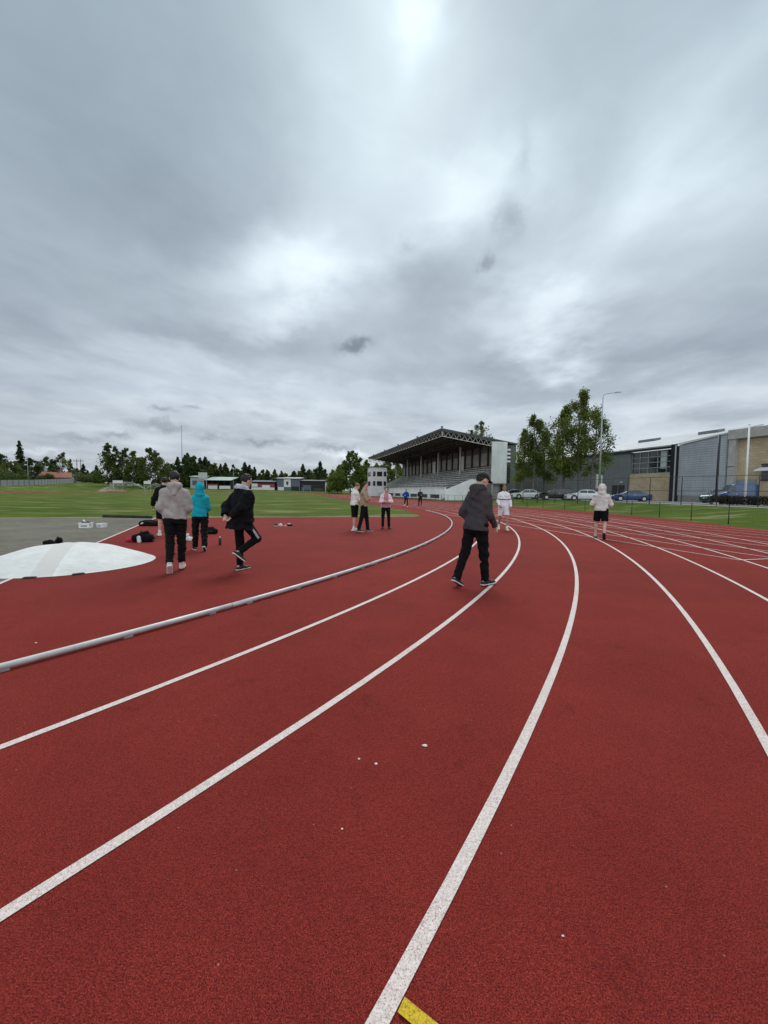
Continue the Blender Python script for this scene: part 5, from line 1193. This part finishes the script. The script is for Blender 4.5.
# ------------------------------------------------------------------ cars
SCREEN = surf('windscreen_glass', (.02, .03, .034), .25, .2, spec=.35)
def car(label, px, Y, turn, paint, kind='saloon', cat='car', name='parked_car', dz=0):
    x = at_d(px, Y); t = thing(name, label, cat, (x, Y, GR+.004+dz), 0)
    view = atan2(x, Y); t.rotation_euler.z = pi-view+rad(turn)      # local +x = front
    if kind == 'saloon': L_, prof, cab, wb, hw, zb = 4.5, [(-2.25, .62), (-2.2, .92), (-1.6, 1.0), (-.95, 1.40), (-.2, 1.46), (.45, 1.40), (1.15, .98), (1.9, .84), (2.2, .68), (2.25, .5)], (-1.55, 1.1), (-1.32, 1.38), .88, .93
    elif kind == 'suv': L_, prof, cab, wb, hw, zb = 4.5, [(-2.25, .7), (-2.2, 1.05), (-2.05, 1.2), (-1.75, 1.60), (-.4, 1.68), (.35, 1.60), (1.05, 1.12), (1.95, .98), (2.2, .8), (2.25, .55)], (-2.0, 1.0), (-1.32, 1.36), .90, 1.06
    else: L_, prof, cab, wb, hw, zb = 5.0, [(-2.5, .8), (-2.48, 1.6), (-2.42, 2.2), (-2.2, 2.28), (.5, 2.30), (.8, 2.2), (1.6, 1.36), (2.3, 1.12), (2.48, .9), (2.5, .5)], (.35, 1.5), (-1.5, 1.65), .95, 1.24
    zbot = .24
    def top(x): return float(np.interp(x, [a for a, _ in prof], [b for _, b in prof]))
    def hwid(x, z, zt):
        e = 1-.16*max(0, (abs(x)-L_*.36)/(L_*.14))**2
        roof = max(p_[1] for p_ in prof); k = 0
        if z > zb: k = (z-zb)/(roof-zb+1e-6)
        lowk = max(0, (.5-z)/.3)
        return hw*e*(1-(.26 if kind != 'van' else .09)*k)*(1-.05*lowk)
    xs = sorted(set([round(a, 3) for a, _ in prof]+[round(v, 3) for v in np.linspace(-L_/2, L_/2, 27)]))
    R = []
    for x_ in xs:
        zt = top(x_); zs = [zbot, zbot+.12, .5*(zbot+zb)+.05, min(zb-.02, zt-.03)]
        zs += [zt-.03-(zt-.03-zs[-1])*.5, zt-.03]; ring = [(x_, -hwid(x_, z, zt), z) for z in zs]; wt = hwid(x_, zt, zt)
        ring += [(x_, -wt*.82, zt), (x_, wt*.82, zt)]+[(x_, hwid(x_, z, zt), z) for z in reversed(zs)]
        R.append(ring)
    m = MB(); m.rings(R); bo = m.build('body', paint, t, smooth=False)
    for q in bo.data.polygons: q.use_smooth = len(q.vertices) == 4
    def pane(x0, x1, z0, z1, sd, slope0=0, slope1=0, nm='window'):
        pts = []
        for z, fr_ in ((z0, 0), (z1, 1)):
            for xx in (x0+slope0*fr_, x1+slope1*fr_): pts.append((xx, sd*(hwid(xx, z, z)+.006), z))
        m = MB(); inn = [(a, b-sd*.03, c) for a, b, c in pts]
        o4 = [pts[0], pts[1], pts[3], pts[2]]; i4 = [inn[0], inn[1], inn[3], inn[2]]; m.rings([i4, o4]); return m.build(nm, GLASS, t)
    rz_ = max(p_[1] for p_ in prof)
    for sd in (-1, 1):
        if kind == 'saloon': pane(-.18, .92, .99, 1.34, sd, 0, -.42); pane(-1.22, -.24, .99, 1.34, sd, .38, 0)
        elif kind == 'suv': pane(-.2, .82, 1.14, 1.54, sd, 0, -.36); pane(-1.15, -.26, 1.14, 1.54, sd, 0, 0); pane(-1.86, -1.22, 1.16, 1.52, sd, .22, 0)
        else: pane(.45, 1.32, 1.36, 1.95, sd, 0, -.46)
        for xw in wb:
            m = MB(); m.tube([(xw, sd*(hw-.07), .36), (xw, sd*(hw+.008), .36)], .385, 20); m.build('wheel_arch', BLACK, t)
            m = MB(); m.tube([(xw, sd*(hw-.16), .325), (xw, sd*(hw-.01), .325), (xw, sd*(hw+.03), .325)], [.325, .325, .29], 22); w = m.build('wheel', TYRE, t)
            m = MB(); m.tube([(xw, sd*(hw+.025), .325), (xw, sd*(hw+.038), .325)], [.215, .19], 18)
            pass
            m.build('rim', CHROME, w)
        m = MB(); xm = .85 if kind != 'van' else 1.3; m.cbox(xm-.12, xm+.08, sd*(hw+.09)-.09, sd*(hw+.09)+.09, zb+.02, zb+.18, .03); m.build('mirror', paint, t)
        xf = L_/2
        m = MB(); m.cbox(xf-.16, xf-.02, sd*hw*.62-.17, sd*hw*.62+.17, .60, .76, .03); m.build('headlight', surf('headlight_glass', (.75, .77, .78), .1, .05), t)
        m = MB(); m.cbox(-xf-.005, -xf+.10, sd*hw*.68-.14, sd*hw*.68+.14, .72, .90, .02); m.build('taillight', surf('taillight_red', (.35, .015, .015), .2, .1), t)
        for xd in ((-.22,) if kind != 'van' else (.4,)): m = MB(); m.box(xd-.12, xd+.06, min(sd*hw*.99, sd*(hw+.02)), max(sd*hw*.99, sd*(hw+.02)), zb-.14, zb-.10); m.build('door_handle', CHROME, t)
    def screen(x0, x1, nm, inset=.82):
        za, zc = top(x0), top(x1); u = Vector((x1-x0, 0, zc-za)).normalized(); nn = Vector((-u.z, 0, u.x)); nn = nn if nn.z > 0 else -nn
        A = [Vector((x0, sd*hwid(x0, za, za)*inset*.97, za))+nn*.006 for sd in (-1, 1)]; B = [Vector((x1, sd*hwid(x1, zc, zc)*inset*.96, zc))+nn*.006 for sd in (-1, 1)]
        m = MB(); m.hexa([A[0]-nn*.02, A[1]-nn*.02, B[1]-nn*.02, B[0]-nn*.02, A[0], A[1], B[1], B[0]]); m.build(nm, SCREEN, t)
    if kind == 'saloon': screen(1.10, .50, 'windscreen'); screen(-1.55, -1.0, 'rear_window')
    elif kind == 'suv': screen(1.0, .40, 'windscreen'); screen(-2.02, -1.78, 'rear_window')
    else: screen(1.55, .84, 'windscreen', .9)
    m = MB(); m.cbox(L_/2-.03, L_/2+.02, -.5, .5, .36, .52, .01); m.build('grille', BLACK, t)
    m = MB(); m.box(L_/2+.003, L_/2+.028, -.26, .26, .53, .64); m.build('number_plate', WHB, t)
    m = MB(); m.box(-L_/2+.15, L_/2-.15, -hw+.08, hw-.08, .16, .26); m.build('underside', BLACK, t)
    return t
def paint_m(name, col): 
    t = NT(name); t.b.inputs['Coat Weight'].default_value = .8; t.b.inputs['Coat Roughness'].default_value = .08; return t.out(col, .35, .1, .5)
PW = paint_m('white_car_paint', (.66, .67, .68)); PK = paint_m('black_car_paint', (.012, .012, .014)); PB = paint_m('blue_car_paint', (.020, .055, .17)); PV = paint_m('dark_blue_van_paint', (.022, .070, .18)); PS = paint_m('silver_car_paint', (.42, .44, .45))
car('white estate car parked nearest to the grandstand', 527, 60, 14, PW)
car('black sport utility car parked between two white cars', 556, 54, 12, PK, 'suv')
car('white car parked at the foot of the street lamp, right of the black one', 584, 51, 16, PW)
car('blue saloon car parked in front of the yellow brick wall of the hall', 631, 51.5, 14, PB)
car('dark blue panel van behind the brown hedge', 735.5, 43, 24, PV, 'van', 'van', 'parked_van').scale = (.70, .92, .96)
car('teal car half hidden by the front of the blue van', 722, 46.5, 48, paint_m('teal_car_paint', (.05, .10, .11)), 'suv')
car('dark car showing between the white car and the grandstand wall', 513, 66, 14, paint_m('dark_grey_car_paint', (.03, .032, .035)))

# brown hedge along the car park
a, b = Vector((at_d(711, 40.5), 40.5)), Vector((at_d(800, 34.5), 34.5))
hd = thing('hedge', 'low bare brown hedge in front of the blue van', 'hedge', (a.x, a.y, GR)); r = np.random.default_rng(77); n = 5200
t_ = r.random(n); q = np.stack([np.interp(t_, [0, 1], [a.x, b.x])-a.x+r.normal(size=n)*.28, np.interp(t_, [0, 1], [a.y, b.y])-a.y+r.normal(size=n)*.28, r.random(n)**.8*(.86+.08*np.sin(t_*40))], 1)
V, Fq = leaf_quads(q, .07, r); np_mesh('foliage', V, Fq, m_leaf('brown_twigs', (.030, .020, .014), (.060, .042, .028)), hd)
m = MB()
for i in range(16): c = a.lerp(b, (i+.5)/16)-a; m.tube([(c.x, c.y, -.05), (c.x+.05, c.y, .45)], [.03, .015], 5)
m.build('stem', DARK_B, hd)

# ------------------------------------------------------------------ on the apron and the red zone: cover, crates, bags, shoes
c0 = at(48, 569); cx, cy = -6.12, 7.5; ax_ = 1.44; by = 1.32; rot = rad(23)
cv = thing('landing_cover', 'large low white fabric cover with a grey seam band on the left', 'cover', (cx, cy, 0), rot)
WF = NT('white_cover_fabric'); v_ = WF.coords(); f1 = WF.noise(v_, 3.0, 5, .65); f2 = WF.noise(v_, 14, 4, .6); f3 = WF.noise(WF.coords('Object', (1, 3, 1)), 5, 4, .6)
colr = WF.ramp(f1, [(.3, (.54, .54, .525)), (.7, (.68, .68, .665))]); sx = WF.N('ShaderNodeSeparateXYZ'); WF.L(WF.coords(), sx.inputs[0]); ab = WF.N('ShaderNodeMath'); ab.operation = 'ABSOLUTE'; WF.L(sx.outputs[0], ab.inputs[0])
colr = WF.mix(WF.ramp(ab.outputs[0], [(.150, (1, 1, 1)), (.156, (0, 0, 0))]), colr, (.56, .55, .52)); WF.bump(f3, .5, .03); WF.out(colr, .75, 0, .3)
GB = surf('grey_band_fabric', (.46, .45, .43), .8, .1, 6)
nu, nv = 96, 30; vs, fs, mi = [], [], []
for j in range(nv+1):
    rr_ = j/nv
    for i in range(nu):
        a = 2*pi*i/nu; x = ax_*cos(a)*rr_; y = by*sin(a)*rr_
        z = .385*(1-rr_**1.9)+.012; z += .006*sin(x*9+y*5)*(1-rr_)*rr_*4+.012*cos(a*6+.6)*(1-rr_)*rr_*4
        vs.append((x, y, z))
for j in range(nv):
    for i in range(nu):
        k = (i+1) % nu; q = (j*nu+i, (j+1)*nu+i, (j+1)*nu+k, j*nu+k); fs.append(q)
        xc = sum(vs[w][0] for w in q)/4; mi.append(0)
base = len(vs)
for i in range(nu): x, y, z = vs[nv*nu+i]; vs.append((x*1.01, y*1.01, .010))
for i in range(nu): k = (i+1) % nu; fs.append((nv*nu+i, base+i, base+k, nv*nu+k)); mi.append(0)
m = MB(); m.v = vs; m.f = fs; m.mi = mi; m.build('fabric', WF.m, cv, smooth=True)
for px, py in ((28, 579.5), (77, 577.5)):
    w = at(px, py)-Vector((cx, cy, 0)); w = Matrix.Rotation(-rot, 3, 'Z') @ w; aa = atan2(w.y, w.x); m = MB(); m.cbox(-.085, .085, -.035, .035, .004, .03, .008); m.build('weight', BLACK, cv, (cos(aa)*1.46, sin(aa)*1.34, 0), aa+pi/2)
def soft(name, label, cat, p, prims, mat, vox=.012, rz=0, seed=1, fold=.004, parts=()):
    """a crumpled thing lying on the ground from blended lumps: (a, b, ra, rb)"""
    t = thing(name, label, cat, p, rz); P_ = np.array([q for pr in prims for q in (pr[0], pr[1])]); f = Field(P_.min(0)-.22, P_.max(0)+.22, vox); f.lo[2] = min(f.lo[2], -.03)
    for a, b, ra, rb in prims: f.cone(a, b, ra, rb, .04)
    f.folds(fold, seed, 1.5); zz = f.pts((slice(None),)*3)[2]; f.d = np.maximum(f.d, (.004-zz)*np.ones_like(f.d)); V, Fq = f.surface(); np_mesh('cloth' if cat not in ('bag', 'rucksack') else 'sack', V, Fq, mat, t, None, True)
    for nm, pr2, mt in parts:
        f = Field(np.array([q for pr in pr2 for q in (pr[0], pr[1])]).min(0)-.12, np.array([q for pr in pr2 for q in (pr[0], pr[1])]).max(0)+.12, vox)
        for a, b, ra, rb in pr2: f.cone(a, b, ra, rb, .015)
        V, Fq = f.surface(); np_mesh(nm, V, Fq, mt, t, None, True)
    return t
PINK = fabric('pink_red_cloth', (.50, .03, .09))
soft('bag', 'black sports bag with pink red cloth beside it on the red zone', 'bag', at(143, 542), [((-.18, 0, .10), (.16, .03, .10), .12, .13), ((-.05, .02, .18), (.08, .05, .24), .09, .07)], BLKF, seed=3,
     parts=[('towel', [((-.42, -.02, .05), (-.2, -.02, .07), .05, .07), ((-.30, -.05, .08), (-.15, .02, .12), .05, .05)], PINK), ('bottle', [((.0, -.16, .03), (-.02, -.15, .14), .05, .05)], surf('pale_bottle', (.55, .55, .57), .3)), ('strap', [((.16, .03, .15), (.3, -.02, .05), .015, .015), ((-.1, .05, .25), (.0, -.05, .31), .015, .015)], BLACK)])
soft('bag', 'black kit bag lying at the edge of the field behind the pink cloth', 'bag', at(150, 526), [((-.32, 0, .09), (.30, 0, .10), .11, .12), ((-.2, 0, .16), (.1, .02, .18), .08, .07)], BLKF2, seed=4, parts=[('strap', [((-.3, -.08, .12), (0, -.12, .20), .014, .014), ((0, -.12, .20), (.3, -.08, .12), .014, .014)], BLACK), ('label_patch', [((-.26, -.11, .10), (-.22, -.11, .12), .035, .03)], WHB)])
soft('cloth_bundle', 'white cloth bundle on the ground beside the person in turquoise', 'cloth bundle', at(188, 541), [((-.12, 0, .07), (.1, 0, .05), .09, .06), ((-.05, .02, .12), (-.02, .02, .17), .07, .05)], fabric('white_towel', (.60, .60, .58)), seed=5)
soft('rucksack', 'black rucksack lying behind the person in turquoise', 'rucksack', at(210, 534), [((-.2, 0, .1), (.16, 0, .09), .12, .10), ((-.05, 0, .16), (.08, .02, .17), .08, .07)], BLKF, seed=6, parts=[('strap', [((-.15, -.1, .12), (.12, -.12, .10), .016, .016)], BLACK)])
soft('jacket', 'black jacket dropped on the asphalt behind the white cover', 'jacket', at(50, 545), [((-.10, 0, .05), (.08, 0, .05), .07, .06), ((-.03, 0, .08), (.02, 0, .10), .05, .04)], BLKF2, seed=7)
soft('helmet_bag', 'round black bag on the asphalt right of the dropped jacket', 'bag', at(59, 543.5), [((0, 0, .07), (.01, 0, .09), .085, .075)], BLKF, seed=8, parts=[('handle', [((-.04, -.02, .14), (0, -.02, .18), .014, .014), ((0, -.02, .18), (.04, -.02, .14), .014, .014)], BLACK)])
p = at(220, 545); bt = thing('drink_bottle', 'dark drink bottle standing on the red zone right of the rucksack', 'bottle', p)
m = MB(); m.tube([(0, 0, 0), (0, 0, .02), (0, 0, .16), (0, 0, .20)], [.032, .036, .036, .022], 12); m.build('bottle_body', surf('dark_bottle', (.02, .022, .025), .3), bt, smooth=True); m = MB(); m.tube([(0, 0, .198), (0, 0, .235)], [.02, .016], 10); m.build('lid', WHB, bt)
def crate(label, p, w, d, h, rz, parts):
    t = thing('crate', label, 'crate', p, rz); m = MB(); T = .015
    m.box(-w/2, w/2, -d/2, d/2, .004, .02); m.box(-w/2, w/2, -d/2, -d/2+T, .021, h); m.box(-w/2, w/2, d/2-T, d/2, .021, h); m.box(-w/2, -w/2+T, -d/2+T+.001, d/2-T-.001, .021, h); m.box(w/2-T, w/2, -d/2+T+.001, d/2-T-.001, .021, h); m.build('box', WHITEP, t)
    m = MB(); m.box(-w/2-.012, w/2+.012, -d/2-.012, -d/2-.001, h-.035, h); m.box(-w/2-.012, w/2+.012, d/2+.001, d/2+.012, h-.035, h); m.build('rim', WHITEP, t)
    m = MB(); m.cbox(-w*.3, w*.3, -d/2-.006, -d/2-.0015, h*.3, h*.55, .001); m.build('print_band', surf('grey_print', (.25, .25, .25), .6), t)
    return t
c1 = crate('white crate full of dark kit on the asphalt', at(86, 528), .34, .26, .20, rad(10), 1)
for k in range(4): 
    t = thing('kit_shoe', 'dark shoe among the kit heaped in the white crate', 'shoe', at(86, 528)+Vector((-.10+.065*k, .02*(-1)**k, .14)), .4*k, 'dark kit in the white crate'); m = MB(); m.ball((0, 0, .05), (.035, .10, .05), 10, 6); m.build('upper', BLKF, t, smooth=True); m = MB(); m.cbox(-.04, .04, -.11, .11, -.02, 0, .005); m.build('sole', BLACK, t)
m = MB(); m.hexa([(-.17, .135, .20), (-.08, .135, .20), (-.08, .15, .20), (-.17, .15, .20), (-.19, .19, .30), (-.14, .19, .27), (-.14, .20, .27), (-.19, .20, .30)]); m.build('flap', WHITEP, c1)
crate('empty white crate right of the full one on the asphalt', at(102, 527.5), .24, .22, .16, rad(-8), 0)
def shoe_pair(p0, lab, mats, rz):
    for k in (0, 1):
        t = thing('running_shoe', lab[k], 'shoe', p0+Vector((.16*k, .03*k, .004)), rz+.3*k); F0 = Field((-.09, -.18, -.01), (.09, .20, .14), .008)
        F0.cone((0, -.09, .035), (0, .11, .03), .038, .042, .01); F0.cone((0, -.08, .06), (0, -.02, .085), .034, .03, .03); F0.cone((0, -.075, .12), (0, -.03, .12), .022, .022, 0, op='cut'); V, Fq = F0.surface(); np_mesh('upper', V, Fq, mats[k], t, None, True)
        m = MB(); m.cbox(-.042, .042, -.125, .15, 0, .022, .012); m.build('sole', WHB, t)
shoe_pair(at(276, 526), ['dark running shoe at the left of the things by the grass edge', 'white running shoe lying next to the dark one by the grass edge'], [SHOE_B, SHOE_W], .7)
shoe_pair(at(284, 526), ['pinkish running shoe lying in the middle of the row of things', 'white running shoe at the right of the pinkish one'], [PINK, SHOE_W], 1.6)
soft('cap_bundle', 'small dark clothing heap at the right end of the shoes by the grass', 'clothes', at(289, 526), [((-.1, 0, .03), (.1, 0, .03), .05, .05)], BLKF, seed=12, vox=.01)
# dark edging board between the apron and the grass
a, b = at(103, 517.5), at(152, 518.5); d = (b-a); 
ed = thing('edging_board', 'long dark timber edging at the border of asphalt and grass', 'edging board', a, atan2(d.y, d.x)); m = MB(); m.cbox(0, d.length, -.05, .05, .004, .13, .01); m.build('board', surf('dark_timber', (.035, .026, .020), .9, .3), ed)
for i in range(4): m = MB(); x = .2+(d.length-.4)*i/3; m.tube([(x, -.06, -.05), (x, -.06, .16)], .02, 6); m.build('peg', DKMETAL, ed)
# pale specks lying on the lanes
for i, (px, py, s_) in enumerate([(425, 746, .016), (376, 764, .010), (359, 759, .008), (342, 829, .006), (563, 936, .005), (36, 643, .012)]):
    p = at(px, py, Z1); t = MB(); n = 9; rr_ = np.random.default_rng(i); R = [[(s_*k_*cos(2*pi*j/n)*rr_.uniform(.7, 1.2), s_*.7*k_*sin(2*pi*j/n)*rr_.uniform(.7, 1.2), h_*s_) for j in range(n)] for k_, h_ in ((.8, 0), (1, .25), (.6, .5))]
    t.rings(R); o = t.build('stone_chip', surf('pale_chip', (.62, .58, .52), .8, .1), None, p); tag(o, ['largest pale chip lying on the red lane near the middle line', 'tiny pale chip left of the largest chip', 'tiny pale chip farthest left beside two others', 'tiny pale chip nearer the camera between the two white lines', 'tiny pale chip on the lane right of the middle white line', 'pale chip lying on the red zone above the kerb rail'][i], 'stone chip')
